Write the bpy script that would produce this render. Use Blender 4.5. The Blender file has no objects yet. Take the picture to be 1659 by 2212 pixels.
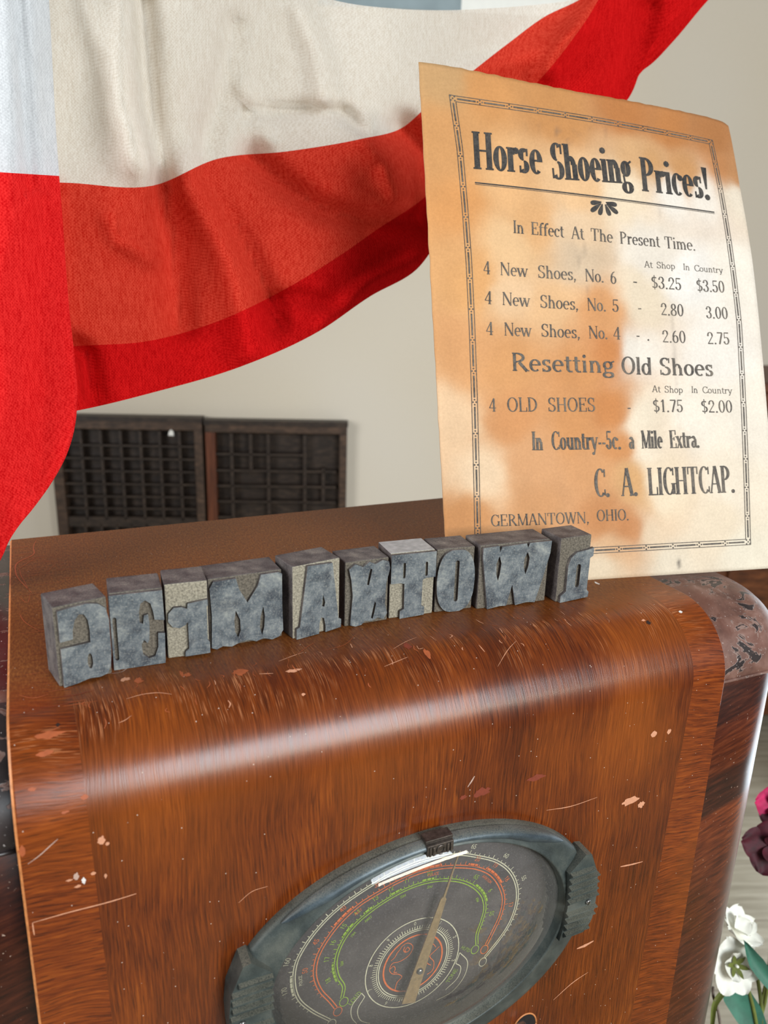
import bpy, bmesh, math, random
from mathutils import Vector, Matrix, noise
from mathutils.geometry import tessellate_polygon
random.seed(7)
PI = math.pi
SC = bpy.context.scene
COL = SC.collection

# ------------------------------------------------------------------ camera, light, exposure
# world: x along the radio front, y towards its back, z up; z = 0 is the radio's top, the floor is z = -1
CAM = Vector((0.02308, -0.31620, 0.19630))
RIGHT = Vector((0.91405024, -0.40463347, 0.02799833))
FWD = Vector((0.39477785, 0.87169728, -0.2903348))
UP = Vector((0.09307311, 0.27643372, 0.95651545))
FPX = 1713.14
cd = bpy.data.cameras.new('camera')
cam = bpy.data.objects.new('camera', cd)
COL.objects.link(cam)
cam.matrix_world = Matrix(((RIGHT.x, UP.x, -FWD.x, CAM.x), (RIGHT.y, UP.y, -FWD.y, CAM.y),
                           (RIGHT.z, UP.z, -FWD.z, CAM.z), (0, 0, 0, 1)))
cd.sensor_fit = 'VERTICAL'
cd.sensor_height = 36.0
cd.sensor_width = 27.0
cd.lens = FPX / 2212 * 36
cd.clip_start = 0.02
cd.dof.use_dof = True
cd.dof.focus_distance = 0.49
cd.dof.aperture_fstop = 10.5
SC.camera = cam
SC.view_settings.view_transform = 'Standard'
SC.view_settings.look = 'None'
SC.view_settings.exposure = 0.0
SC.view_settings.gamma = 1.0
SC.view_settings.use_curve_mapping = False

WD = bpy.data.worlds.new('room_light')
SC.world = WD
WD.use_nodes = True
WD.node_tree.nodes['Background'].inputs[0].default_value = (0.93, 0.96, 1.0, 1)
WD.node_tree.nodes['Background'].inputs[1].default_value = 0.20


def area(name, loc, target, sx, sy, power, col=(1, 1, 1)):
    l = bpy.data.lights.new(name, 'AREA')
    l.shape = 'RECTANGLE'
    l.size, l.size_y = sx, sy
    l.energy = power
    l.color = col
    o = bpy.data.objects.new(name, l)
    COL.objects.link(o)
    o.location = loc
    o.rotation_euler = (Vector(target) - Vector(loc)).to_track_quat('-Z', 'Y').to_euler()
    return o


area('front_window_light', (0.75, -2.15, 0.95), (0.2, 0.0, 0.0), 1.4, 0.85, 66, (0.84, 0.93, 1.0))
area('low_warm_strip_light', (0.95, -2.20, 0.42), (0.2, 0.0, -0.05), 1.5, 0.13, 17, (1.0, 0.90, 0.74))  # added warm strip, makes a second highlight band along the rounded edge
area('left_window_light', (-1.5, 0.15, 0.60), (0.4, 0.7, 0.1), 0.9, 1.4, 34, (0.95, 0.98, 1.0))
area('right_panel_light', (1.75, 0.25, -0.42), (0.45, 0.1, -0.42), 0.9, 1.1, 15, (0.80, 0.91, 1.0))  # added low panel, shaped to put a bright edge highlight on the pilaster


# ------------------------------------------------------------------ helpers
def lin(c):
    c /= 255.0
    return c / 12.92 if c <= 0.04045 else ((c + 0.055) / 1.055) ** 2.4


def C(r, g, b):
    return (lin(r), lin(g), lin(b), 1.0)


def at(px, py, t):
    """point at forward distance t (metres) seen at the photograph's pixel (px, py)"""
    return CAM + (FWD + RIGHT * ((px - 829.5) / FPX) - UP * ((py - 1106.0) / FPX)) * t


class Mat:
    def __init__(s, name):
        s.m = bpy.data.materials.new(name)
        s.m.use_nodes = True
        s.t = s.m.node_tree
        s.p = s.t.nodes['Principled BSDF']
        s.out = s.t.nodes['Material Output']

    def n(s, kind, ins=None, **pr):
        nd = s.t.nodes.new('ShaderNode' + kind)
        for k, v in pr.items():
            setattr(nd, k, v)
        for k, v in (ins or {}).items():
            s.put(nd.inputs[k], v)
        return nd

    def put(s, sock, v):
        if isinstance(v, bpy.types.NodeSocket):
            s.t.links.new(v, sock)
        elif isinstance(v, bpy.types.Node):
            s.t.links.new(v.outputs[0], sock)
        else:
            sock.default_value = v

    def math(s, op, a, b=0.0, c=0.0, clamp=False):
        nd = s.n('Math', {0: a, 1: b, 2: c}, operation=op)
        nd.use_clamp = clamp
        return nd.outputs[0]

    def noise(s, vec, scale=1.0, detail=3.0, rough=0.55, dist=0.0):
        return s.n('TexNoise', {'Vector': vec, 'Scale': scale, 'Detail': detail, 'Roughness': rough, 'Distortion': dist}).outputs[0]

    def ramp(s, fac, stops, interp='LINEAR'):
        nd = s.n('ValToRGB', {0: fac})
        cr = nd.color_ramp
        cr.interpolation = interp
        while len(cr.elements) < len(stops):
            cr.elements.new(0.5)
        for e, (p, c) in zip(cr.elements, stops):
            e.position = p
            e.color = c if len(c) == 4 else (*c, 1)
        return nd.outputs[0]

    def step(s, x, a, b):
        return s.n('MapRange', {0: x, 1: a, 2: b, 3: 0.0, 4: 1.0}).outputs[0]

    def mix(s, f, a, b, mode='MIX'):
        nd = s.n('Mix', data_type='RGBA', blend_type=mode)
        s.put(nd.inputs[0], f)
        s.put(nd.inputs[6], a)
        s.put(nd.inputs[7], b)
        return nd.outputs[2]

    def comb(s, x, y, z=0.0):
        return s.n('CombineXYZ', {0: x, 1: y, 2: z}).outputs[0]

    def sep(s, v):
        o = s.n('SeparateXYZ', {0: v}).outputs
        return o[0], o[1], o[2]

    def obj(s):
        return s.n('TexCoord').outputs['Object']

    def uv(s):
        return s.n('TexCoord').outputs['UV']

    def bump(s, h, strength=0.3, dist=0.001):
        s.put(s.p.inputs['Normal'], s.n('Bump', {'Strength': strength, 'Distance': dist, 'Height': h}).outputs[0])

    def set(s, **k):
        for a, v in k.items():
            s.put(s.p.inputs[{'color': 'Base Color', 'rough': 'Roughness', 'metal': 'Metallic', 'spec': 'Specular IOR Level',
                              'coat': 'Coat Weight', 'coat_rough': 'Coat Roughness', 'sheen': 'Sheen Weight'}.get(a, a)], v)
        return s


def simple(name, col, rough=0.5, var=0.12, scale=60.0, metal=0.0, spec=0.5, bump=0.0):
    """a plain material with a soft procedural variation"""
    m = Mat(name)
    f = m.noise(m.obj(), scale, 4)
    lo = tuple(x * (1 - var) for x in col[:3]) + (1,)
    hi = tuple(min(1, x * (1 + var)) for x in col[:3]) + (1,)
    m.set(color=m.ramp(f, [(0.3, lo), (0.7, hi)]), rough=rough, metal=metal, spec=spec)
    if bump:
        m.bump(f, bump, 0.0006)
    return m.m


class MB:
    """collects faces of ONE mesh"""
    def __init__(s):
        s.v, s.f, s.mi, s.uvs, s.sm = [], [], [], {}, []

    def vert(s, p, uv=None):
        s.v.append(tuple(p))
        if uv is not None:
            s.uvs[len(s.v) - 1] = uv
        return len(s.v) - 1

    def face(s, idx, mi=0, smooth=False):
        s.f.append(tuple(idx))
        s.mi.append(mi)
        s.sm.append(smooth)

    def quad(s, a, b, c, d, mi=0):
        i = [s.vert(p) for p in (a, b, c, d)]
        s.face(i, mi)

    def poly(s, pts, mi=0):
        s.face([s.vert(p) for p in pts], mi)

    def grid(s, P, mi=0, smooth=True, close=False, uv=None):
        """P: rows of points"""
        R, K = len(P), len(P[0])
        b = len(s.v)
        for i, row in enumerate(P):
            for j, p in enumerate(row):
                s.vert(p, uv[i][j] if uv else None)
        for i in range(R - 1):
            for j in range(K - (0 if close else 1)):
                k = (j + 1) % K
                s.face((b + i * K + j, b + i * K + k, b + (i + 1) * K + k, b + (i + 1) * K + j), mi(i, j) if callable(mi) else mi, smooth)

    def box(s, lo, hi, mi=0, M=None):
        x0, y0, z0 = lo
        x1, y1, z1 = hi
        p = [Vector(q) for q in ((x0, y0, z0), (x1, y0, z0), (x1, y1, z0), (x0, y1, z0), (x0, y0, z1), (x1, y0, z1), (x1, y1, z1), (x0, y1, z1))]
        if M:
            p = [M @ q for q in p]
        b = len(s.v)
        for q in p:
            s.vert(q)
        for q in ((0, 3, 2, 1), (4, 5, 6, 7), (0, 1, 5, 4), (1, 2, 6, 5), (2, 3, 7, 6), (3, 0, 4, 7)):
            s.face([b + i for i in q], mi)

    def tube(s, pts, r, n=8, mi=0, caps=True):
        pts = [Vector(p) for p in pts]
        rows = []
        prev = None
        for i, p in enumerate(pts):
            d = (pts[min(i + 1, len(pts) - 1)] - pts[max(i - 1, 0)]).normalized()
            a = prev if prev is not None else (Vector((0, 0, 1)) if abs(d.z) < .9 else Vector((1, 0, 0)))
            x = (a - d * a.dot(d)).normalized()
            y = d.cross(x)
            prev = x
            rr = r[i] if isinstance(r, (list, tuple)) else r
            rows.append([p + (x * math.cos(2 * PI * k / n) + y * math.sin(2 * PI * k / n)) * rr for k in range(n)])
        b = len(s.v)
        s.grid(rows, mi, True, True)
        if caps:
            s.face([b + k for k in range(n)][::-1], mi)
            s.face([b + (len(pts) - 1) * n + k for k in range(n)], mi)

    def prism(s, outer, holes, z0, z1, put, mi=0, mi_side=None):
        """flat outline with holes, extruded between z0 and z1; put(a, b, z) -> point"""
        loops = [[Vector((a, b, 0)) for a, b in L] for L in [outer] + holes]
        flat = [p for L in loops for p in L]
        tris = tessellate_polygon(loops)
        b1 = len(s.v)
        for p in flat:
            s.vert(put(p.x, p.y, z1))
        b0 = len(s.v)
        for p in flat:
            s.vert(put(p.x, p.y, z0))
        for t in tris:
            s.face([b1 + i for i in t], mi)
            s.face([b0 + i for i in t][::-1], mi)
        k = 0
        for L in loops:
            n = len(L)
            for i in range(n):
                j = (i + 1) % n
                s.face((b0 + k + i, b0 + k + j, b1 + k + j, b1 + k + i), mi if mi_side is None else mi_side)
            k += n

    def build(s, name, mats, parent=None, world=True, bevel=0.0, recalc=True, sub=0, smooth_angle=None):
        me = bpy.data.meshes.new(name)
        me.from_pydata(s.v, [], s.f)
        for m in (mats if isinstance(mats, (list, tuple)) else [mats]):
            me.materials.append(m)
        for p, mi, sm in zip(me.polygons, s.mi, s.sm):
            p.material_index = mi
            p.use_smooth = sm
        if s.uvs:
            ul = me.uv_layers.new(name='UVMap')
            for lp in me.loops:
                ul.data[lp.index].uv = s.uvs.get(lp.vertex_index, (0, 0))
        if recalc:
            bm = bmesh.new()
            bm.from_mesh(me)
            bmesh.ops.remove_doubles(bm, verts=bm.verts, dist=1e-7)
            bmesh.ops.recalc_face_normals(bm, faces=bm.faces)
            bm.to_mesh(me)
            bm.free()
        o = bpy.data.objects.new(name, me)
        COL.objects.link(o)
        if parent is not None:
            o.parent = parent
            if world and parent.type == 'EMPTY':
                o.matrix_parent_inverse = Matrix.Translation(-parent.location)
        if bevel:
            md = o.modifiers.new('bevel', 'BEVEL')
            md.width = bevel
            md.segments = 2
            md.limit_method = 'ANGLE'
            md.angle_limit = math.radians(40)
        if sub:
            md = o.modifiers.new('subdivision', 'SUBSURF')
            md.levels = md.render_levels = sub
        return o


def tag(o, label=None, cat=None, group=None, kind=None):
    if label:
        o['label'] = label
    if cat:
        o['category'] = cat
    if group:
        o['group'] = group
    if kind:
        o['kind'] = kind
    return o


def thing(name, label, cat, loc, rz=0.0, group=None):
    o = bpy.data.objects.new(name, None)
    o.empty_display_size = 0.02
    COL.objects.link(o)
    o.location = loc
    o.rotation_euler = (0, 0, rz)
    return tag(o, label, cat, group)


def catmull(P, n):
    """smooth polyline through the points P (tuples of any length)"""
    out = []
    L = len(P)
    for i in range(L - 1):
        p0, p1, p2, p3 = P[max(i - 1, 0)], P[i], P[i + 1], P[min(i + 2, L - 1)]
        d0, d1, d2 = (max(1e-9, math.dist(a, b)) for a, b in ((p0, p1), (p1, p2), (p2, p3)))
        if i == 0:
            d0 = d1
        if i == L - 2:
            d2 = d1
        m1, m2 = [], []
        for a, b, c, d in zip(p0, p1, p2, p3):
            m1.append((c - b) if i == 0 else ((b - a) / d0 - (c - a) / (d0 + d1) + (c - b) / d1) * d1)
            m2.append((c - b) if i == L - 2 else ((c - b) / d1 - (d - b) / (d1 + d2) + (d - c) / d2) * d1)
        for k in range(n):
            t = k / n
            h0, h1, h2, h3 = 2 * t ** 3 - 3 * t * t + 1, t ** 3 - 2 * t * t + t, -2 * t ** 3 + 3 * t * t, t ** 3 - t * t
            out.append(tuple(h0 * b + h1 * u + h2 * c + h3 * v for b, c, u, v in zip(p1, p2, m1, m2)))
    out.append(tuple(P[-1]))
    return out


def ell(cx, cy, rx, ry, n=20, a0=0.0, a1=360.0, ends=False):
    m = n + (1 if ends else 0)
    return [(cx + rx * math.cos(math.radians(a0 + (a1 - a0) * i / n)), cy + ry * math.sin(math.radians(a0 + (a1 - a0) * i / n))) for i in range(m)]


# ------------------------------------------------------------------ materials
def wood_panel():
    """veneer of the radio's rounded middle: long grain with cross-grain bands down both edges; UV = metres across, metres down"""
    m = Mat('radio_veneer')
    u, v, _ = m.sep(m.uv())
    lb = m.math('LESS_THAN', m.math('MULTIPLY_ADD', v, -0.018, u), 0.0282)
    rb = m.math('GREATER_THAN', m.math('MULTIPLY_ADD', v, 0.035, u), 0.3790)
    band = m.math('MAXIMUM', lb, rb)
    wob = m.noise(m.comb(u, v), 9.0, 2)
    uw = m.math('MULTIPLY_ADD', wob, 0.014, u)
    vw = m.math('MULTIPLY_ADD', wob, 0.030, m.math('MULTIPLY_ADD', u, -0.12, v))
    long_v = m.comb(m.math('MULTIPLY', uw, 330.0), m.math('MULTIPLY', v, 11.0))
    cross_v = m.comb(m.math('MULTIPLY', u, 16.0), m.math('MULTIPLY', vw, 210.0))
    vec = m.n('Mix', data_type='VECTOR')
    m.put(vec.inputs[0], band); m.put(vec.inputs[4], long_v); m.put(vec.inputs[5], cross_v)
    vec = vec.outputs[1]
    grain = m.noise(vec, 3.0, 4, 0.62)
    pore = m.noise(vec, 5.2, 2, 0.5)
    broad = m.noise(m.comb(m.math('MULTIPLY', u, 26.0), m.math('MULTIPLY', v, 4.0)), 1.0, 3)
    blot = m.noise(m.comb(u, v), 11.0, 3)
    base = m.ramp(m.math('MULTIPLY_ADD', grain, 0.58, m.math('MULTIPLY', broad, 0.42)),
                  [(0.33, C(52, 19, 4)), (0.46, C(92, 38, 8)), (0.56, C(118, 53, 12)), (0.68, C(152, 78, 22))])
    bandc = m.ramp(m.math('MULTIPLY_ADD', grain, 0.6, m.math('MULTIPLY', blot, 0.4)),
                   [(0.34, C(64, 22, 5)), (0.46, C(106, 43, 9)), (0.56, C(134, 60, 14)), (0.7, C(166, 86, 26))])
    col = m.mix(band, base, bandc)
    col = m.mix(m.math('MULTIPLY', m.step(pore, 0.57, 0.66), 0.75), col, C(52, 18, 5))
    # reddish and golden variation of the old lacquer
    col = m.mix(m.math('MULTIPLY', m.step(blot, 0.50, 0.72), 0.5), col, C(76, 24, 5))
    col = m.mix(m.math('MULTIPLY', m.step(m.noise(m.comb(u, v, 3.0), 7.0, 2), 0.52, 0.75), 0.4), col, C(166, 86, 20))
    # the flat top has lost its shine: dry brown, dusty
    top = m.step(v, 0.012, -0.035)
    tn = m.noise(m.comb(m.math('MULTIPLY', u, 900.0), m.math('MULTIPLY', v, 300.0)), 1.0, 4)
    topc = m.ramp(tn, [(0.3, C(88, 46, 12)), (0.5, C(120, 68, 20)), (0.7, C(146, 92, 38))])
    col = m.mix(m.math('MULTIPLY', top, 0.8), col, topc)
    # worn, lighter fibres around the bend
    wear = m.math('MULTIPLY', m.step(m.math('ABSOLUTE', m.math('SUBTRACT', v, 0.012)), 0.045, 0.0), m.step(pore, 0.44, 0.36))
    wear = m.math('MULTIPLY', wear, m.step(m.noise(m.comb(u, v, 7.0), 30.0, 3), 0.48, 0.62))
    col = m.mix(m.math('MULTIPLY', wear, 0.7), col, C(196, 128, 84))
    # dust specks
    vo = m.n('TexVoronoi', {'Vector': m.comb(u, v), 'Scale': 260.0, 'Randomness': 1.0})
    speck = m.math('MULTIPLY', m.math('LESS_THAN', vo.outputs['Distance'], 0.075),
                   m.math('GREATER_THAN', m.sep(vo.outputs['Color'])[0], 0.74))
    col = m.mix(m.math('MULTIPLY', speck, 0.8), col, C(215, 195, 178))
    rough = m.math('MULTIPLY_ADD', top, 0.30, m.math('MULTIPLY_ADD', grain, 0.16, 0.205))
    rough = m.math('MULTIPLY_ADD', speck, 0.4, rough)
    m.set(color=col, rough=rough, spec=0.42)
    m.bump(m.math('MULTIPLY_ADD', grain, 0.6, pore), 0.16, 0.0004)
    return m.m


def wood_dark(name, c0, c1, c2, sc=1.0, axis='z', rough=0.45, spec=0.4):
    m = Mat(name)
    x, y, z = m.sep(m.obj())
    k = {'x': (14, 160, 160), 'y': (160, 14, 160), 'z': (160, 160, 14)}[axis]
    g = m.noise(m.comb(*(m.math('MULTIPLY', a, b * sc) for a, b in zip((x, y, z), k))), 1.0, 5, 0.6)
    m.set(color=m.ramp(g, [(0.3, c0), (0.5, c1), (0.7, c2)]), rough=rough, spec=spec)
    m.bump(g, 0.15, 0.0005)
    return m.m


def shoulder_mat():
    """chalky brown finish with islands of the old dark glossy lacquer"""
    m = Mat('crazed_lacquer')
    o = m.obj()
    x, y, z = m.sep(o)
    n1 = m.noise(o, 60.0, 4, 0.6, 0.3)
    left = m.math('LESS_THAN', x, 0.2)
    n2 = m.math('ADD', m.noise(m.comb(x, m.math('MULTIPLY', y, 1.6), z), 52.0, 4, 0.62, 0.8), m.math('MULTIPLY', left, 0.16))
    patch = m.step(n2, 0.575, 0.592)
    rim = m.math('MULTIPLY', m.step(n2, 0.548, 0.575), m.math('SUBTRACT', 1.0, patch))
    base = m.ramp(n1, [(0.3, C(78, 50, 42)), (0.5, C(112, 78, 66)), (0.7, C(138, 104, 92))])
    base = m.mix(m.math('MULTIPLY', m.step(m.noise(o, 25.0, 2), 0.5, 0.65), 0.5), base, C(104, 56, 40))
    col = m.mix(m.math('MULTIPLY', rim, 0.45), base, C(165, 145, 135))
    col = m.mix(patch, col, m.ramp(n1, [(0.3, C(34, 28, 27)), (0.7, C(62, 50, 48))]))
    sp = m.noise(o, 700.0, 2)
    col = m.mix(m.step(sp, 0.70, 0.74), col, C(205, 195, 190))
    m.set(color=col, rough=m.math('MULTIPLY_ADD', patch, -0.12, 0.44), spec=0.5)
    m.bump(m.math('ADD', n1, patch), 0.35, 0.0004)
    return m.m


def pilaster_mat():
    """side column veneered in slanting blocks of dark and red-brown wood"""
    m = Mat('banded_veneer')
    x, y, z = m.sep(m.obj())
    t = m.math('MULTIPLY_ADD', x, -0.25, z)
    # blocks of the veneer from the shoulder downwards
    cell = m.ramp(m.step(t, -0.163, -0.463), [(p_, (c_, c_, c_)) for p_, c_ in ((0.0, .12), (.085, .10), (.10, .55), (.215, .50), (.235, .06), (.325, .06), (.337, 1.0), (.42, .75), (.55, .42), (.75, .30), (.86, .45), (1.0, .25))])
    g = m.noise(m.comb(m.math('MULTIPLY', x, 60.0), m.math('MULTIPLY', y, 60.0), m.math('MULTIPLY', t, 420.0)), 1.0, 5, 0.6)
    dark = m.ramp(g, [(0.3, C(28, 11, 7)), (0.5, C(48, 20, 12)), (0.7, C(70, 32, 20))])
    lite = m.ramp(g, [(0.3, C(70, 26, 10)), (0.5, C(104, 44, 18)), (0.7, C(134, 66, 30))])
    col = m.mix(cell, dark, lite)
    sp = m.noise(m.obj(), 520.0, 2)
    col = m.mix(m.math('MULTIPLY', m.step(sp, 0.72, 0.76), 0.7), col, C(200, 170, 150))
    m.set(color=col, rough=0.25, spec=0.42)
    m.bump(g, 0.08, 0.0003)
    return m.m


def cloth(name, c_lo, c_hi, trans, see, weave=2600.0):
    """thin woven cloth: part of the light is reflected, part shines through, a little passes between the threads"""
    m = Mat(name)
    x, y, z = m.sep(m.obj())
    w1 = m.math('SINE', m.math('MULTIPLY', m.math('ADD', x, m.math('MULTIPLY', y, 0.4)), weave))
    w2 = m.math('SINE', m.math('MULTIPLY', z, weave))
    n1 = m.noise(m.obj(), 900.0, 2)
    slub = m.noise(m.comb(m.math('MULTIPLY', x, 900.0), m.math('MULTIPLY', y, 300.0), m.math('MULTIPLY', z, 90.0)), 1.0, 3)
    f = m.math('ADD', m.math('MULTIPLY', m.math('MULTIPLY', w1, w2), 0.08), m.math('MULTIPLY_ADD', slub, 0.5, m.math('MULTIPLY', n1, 0.5)))
    col = m.ramp(f, [(0.34, c_lo), (0.62, c_hi)])
    m.t.nodes.remove(m.p)
    bp = m.n('Bump', {'Strength': 0.18, 'Distance': 0.0004, 'Height': f}).outputs[0]
    d = m.n('BsdfDiffuse', {'Color': col, 'Roughness': 0.3, 'Normal': bp})
    tr = m.n('BsdfTranslucent', {'Color': col, 'Normal': bp})
    tp = m.n('BsdfTransparent', {'Color': col})
    a = m.n('MixShader', {0: trans, 1: d.outputs[0], 2: tr.outputs[0]})
    b = m.n('MixShader', {0: see, 1: a.outputs[0], 2: tp.outputs[0]})
    m.t.links.new(b.outputs[0], m.out.inputs[0])
    return m.m


def block_mat():
    m = Mat('type_body')
    o = m.obj()
    n1 = m.noise(o, 90.0, 4, 0.6)
    n2 = m.noise(o, 1500.0, 3, 0.7)
    f = m.math('MULTIPLY_ADD', n1, 0.6, m.math('MULTIPLY', n2, 0.4))
    col = m.ramp(f, [(0.33, C(48, 44, 44)), (0.46, C(84, 77, 76)), (0.56, C(112, 104, 99)), (0.68, C(150, 140, 128))])
    col = m.mix(m.math('MULTIPLY', m.step(m.noise(o, 45.0, 3), 0.53, 0.63), 0.6), col, C(78, 74, 76))
    m.set(color=col, rough=0.62, spec=0.35)
    m.bump(n2, 0.5, 0.0004)
    return m.m


def face_mat():
    m = Mat('inked_face')
    o = m.obj()
    n1 = m.noise(o, 75.0, 4, 0.6, 0.6)
    n2 = m.noise(o, 900.0, 3, 0.7)
    n3 = m.noise(o, 320.0, 4, 0.65)
    col = m.ramp(m.math('MULTIPLY_ADD', n1, 0.6, m.math('MULTIPLY', n3, 0.4)), [(0.34, C(60, 66, 72)), (0.46, C(90, 97, 101)), (0.55, C(114, 119, 120)), (0.66, C(150, 152, 145))])
    inf = m.n('ObjectInfo').outputs['Random']
    shift = m.n('VectorMath', {0: o, 1: m.comb(m.math('MULTIPLY', inf, 3.0), 0.0, inf)}, operation='ADD').outputs[0]
    col = m.mix(m.math('MULTIPLY', m.step(m.noise(shift, 60.0, 4, 0.55, 0.3), 0.52, 0.66), 0.8), col, C(40, 46, 56))
    col = m.mix(m.math('MULTIPLY', m.step(n2, 0.5, 0.72), 0.5), col, C(172, 170, 160))
    m.set(color=col, rough=m.math('MULTIPLY_ADD', n2, 0.25, 0.34), spec=0.45)
    m.bump(n2, 0.25, 0.0003)
    return m.m


def bezel_mat(name, c0, c1, c2, rough):
    m = Mat(name)
    o = m.obj()
    n1 = m.noise(o, 55.0, 3)
    n2 = m.noise(o, 1600.0, 3, 0.7)
    f = m.math('MULTIPLY_ADD', n1, 0.75, m.math('MULTIPLY', n2, 0.25))
    col = m.ramp(f, [(0.35, c0), (0.5, c1), (0.65, c2)])
    nz = m.sep(m.n('NewGeometry').outputs['Normal'])[2]          # paler on what faces up
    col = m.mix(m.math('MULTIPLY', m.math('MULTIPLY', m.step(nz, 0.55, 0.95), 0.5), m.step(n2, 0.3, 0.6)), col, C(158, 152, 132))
    m.set(color=col, rough=m.math('MULTIPLY_ADD', n2, 0.3, rough), metal=0.25, spec=0.5)
    m.bump(n2, 0.2, 0.0003)
    return m.m


def glass_mat():
    m = Mat('dial_glass')
    m.t.nodes.remove(m.p)
    fr = m.n('Fresnel', {'IOR': 1.5})
    g = m.n('BsdfGlossy', {'Color': (1, 1, 1, 1), 'Roughness': 0.03})
    n = m.noise(m.obj(), 1300.0, 3, 0.7)
    dust_haze = m.n('BsdfDiffuse', {'Color': C(200, 195, 188)})  # dust layer that also stands in for the room's hazy reflection
    tp = m.n('BsdfTransparent', {'Color': (0.97, 0.98, 0.98, 1)})
    a = m.n('MixShader', {0: fr.outputs[0], 1: tp.outputs[0], 2: g.outputs[0]})
    b = m.n('MixShader', {0: m.math('MULTIPLY_ADD', m.step(n, 0.55, 0.75), 0.14, 0.09), 1: a.outputs[0], 2: dust_haze.outputs[0]})
    m.t.links.new(b.outputs[0], m.out.inputs[0])
    return m.m


def paper_mat():
    m = Mat('stained_card')
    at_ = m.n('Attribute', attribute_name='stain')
    o = m.obj()
    n1 = m.noise(o, 600.0, 4, 0.7)
    n2 = m.noise(o, 40.0, 4, 0.6)
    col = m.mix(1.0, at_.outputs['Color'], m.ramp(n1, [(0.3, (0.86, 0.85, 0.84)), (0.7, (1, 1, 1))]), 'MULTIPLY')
    col = m.mix(1.0, col, m.ramp(n2, [(0.35, (0.93, 0.93, 0.93)), (0.6, (1, 1, 1))]), 'MULTIPLY')
    m.set(color=col, rough=0.7, spec=0.2)
    m.bump(n1, 0.10, 0.0003)
    return m.m


def ink_mat(name, c0, c1):
    m = Mat(name)
    n = m.noise(m.obj(), 500.0, 4, 0.7)
    n2 = m.noise(m.obj(), 60.0, 3)
    m.set(color=m.ramp(m.math('MULTIPLY_ADD', n, 0.6, m.math('MULTIPLY', n2, 0.4)), [(0.38, c0), (0.66, c1)]), rough=0.7, spec=0.2)
    return m.m


def wall_mat():
    m = Mat('plaster_wall')
    n = m.noise(m.obj(), 420.0, 3, 0.6)
    n2 = m.noise(m.obj(), 1.2, 2)
    m.set(color=m.mix(m.step(n2, 0.3, 0.7), m.ramp(n, [(0.3, C(204, 190, 166)), (0.7, C(214, 201, 178))]), C(212, 202, 186)), rough=0.85, spec=0.2)
    m.bump(n, 0.1, 0.001)
    return m.m


def floor_mat():
    m = Mat('pale_floorboards')
    uvv = m.n('Mapping', {'Vector': m.obj(), 'Rotation': (0, 0, math.radians(20.8))})
    x, y, z = m.sep(uvv.outputs[0])
    row = m.math('MULTIPLY', y, 6.5)
    fr = m.math('FRACT', row)
    gap = m.math('LESS_THAN', fr, 0.02)
    g = m.noise(m.comb(m.math('MULTIPLY', x, 5.0), m.math('MULTIPLY', y, 60.0), m.math('FLOOR', row)), 1.0, 5, 0.6)
    col = m.ramp(g, [(0.3, C(124, 114, 96)), (0.5, C(148, 138, 119)), (0.7, C(166, 156, 137))])
    m.set(color=m.mix(gap, col, C(120, 108, 92)), rough=0.5, spec=0.35)
    return m.m


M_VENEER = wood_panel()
M_EDGE = simple('worn_edge', C(196, 124, 70), 0.5, 0.25, 300)
M_SHOULDER = shoulder_mat()
M_PIL = pilaster_mat()
M_BACK = wood_dark('back_board', C(60, 36, 22), C(84, 54, 34), C(104, 70, 46))
M_BODY = block_mat()
M_GROUND = simple('gritty_ground', C(150, 142, 124), 0.75, 0.45, 900, 0.0, 0.3, 0.8)
M_GROUND2 = simple('brownish_ground', C(104, 96, 84), 0.75, 0.5, 900, 0.0, 0.3, 0.8)
M_SILVER = simple('silvery_top', C(176, 174, 172), 0.5, 0.2, 300, 0.2, 0.4, 0.3)
M_FACE = face_mat()
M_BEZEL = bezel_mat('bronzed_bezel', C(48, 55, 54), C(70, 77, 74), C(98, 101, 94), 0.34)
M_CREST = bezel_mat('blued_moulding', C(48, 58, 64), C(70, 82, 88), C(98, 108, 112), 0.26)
M_BADGE = simple('tarnished_badge', C(92, 84, 78), 0.35, 0.4, 500, 0.7)
M_STEEL = simple('worn_steel', C(150, 148, 145), 0.32, 0.2, 300, 0.9)
M_COIL = simple('dark_spring', C(70, 72, 72), 0.35, 0.3, 500, 0.8)
M_DIAL = bezel_mat('dial_card', C(62, 54, 53), C(74, 66, 64), C(90, 82, 79), 0.5)
M_OR = simple('orange_print', C(232, 108, 36), 0.5, 0.15, 500)
M_GR = simple('green_print', C(146, 180, 34), 0.5, 0.15, 500)
M_CR = simple('cream_print', C(222, 214, 180), 0.5, 0.15, 500)
M_NEEDLE = simple('brass_pointer', C(160, 132, 88), 0.45, 0.2, 400, 0.25)
M_GLASS = glass_mat()
M_PAPER = paper_mat()
M_INKB = ink_mat('black_ink', C(44, 42, 42), C(84, 78, 72))
M_INK = ink_mat('faded_ink', C(66, 62, 60), C(122, 112, 100))
M_WALL = wall_mat()
M_FLOOR = floor_mat()
M_WHITE = cloth('white_cotton', C(226, 215, 200), C(246, 240, 230), 0.34, 0.22)
M_RED = cloth('red_cotton', C(198, 36, 24), C(232, 80, 60), 0.34, 0.10)
M_HEM = cloth('red_cotton_doubled', C(172, 8, 12), C(212, 28, 28), 0.22, 0.01)
M_TAILW = cloth('white_cotton_doubled', C(206, 208, 210), C(232, 234, 236), 0.30, 0.02)
M_TAILR = cloth('red_cotton_tail', C(206, 16, 22), C(244, 52, 50), 0.28, 0.02)
M_CASE = wood_dark('case_wood', C(34, 26, 21), C(50, 39, 31), C(68, 54, 43), 0.6, 'x')
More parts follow.
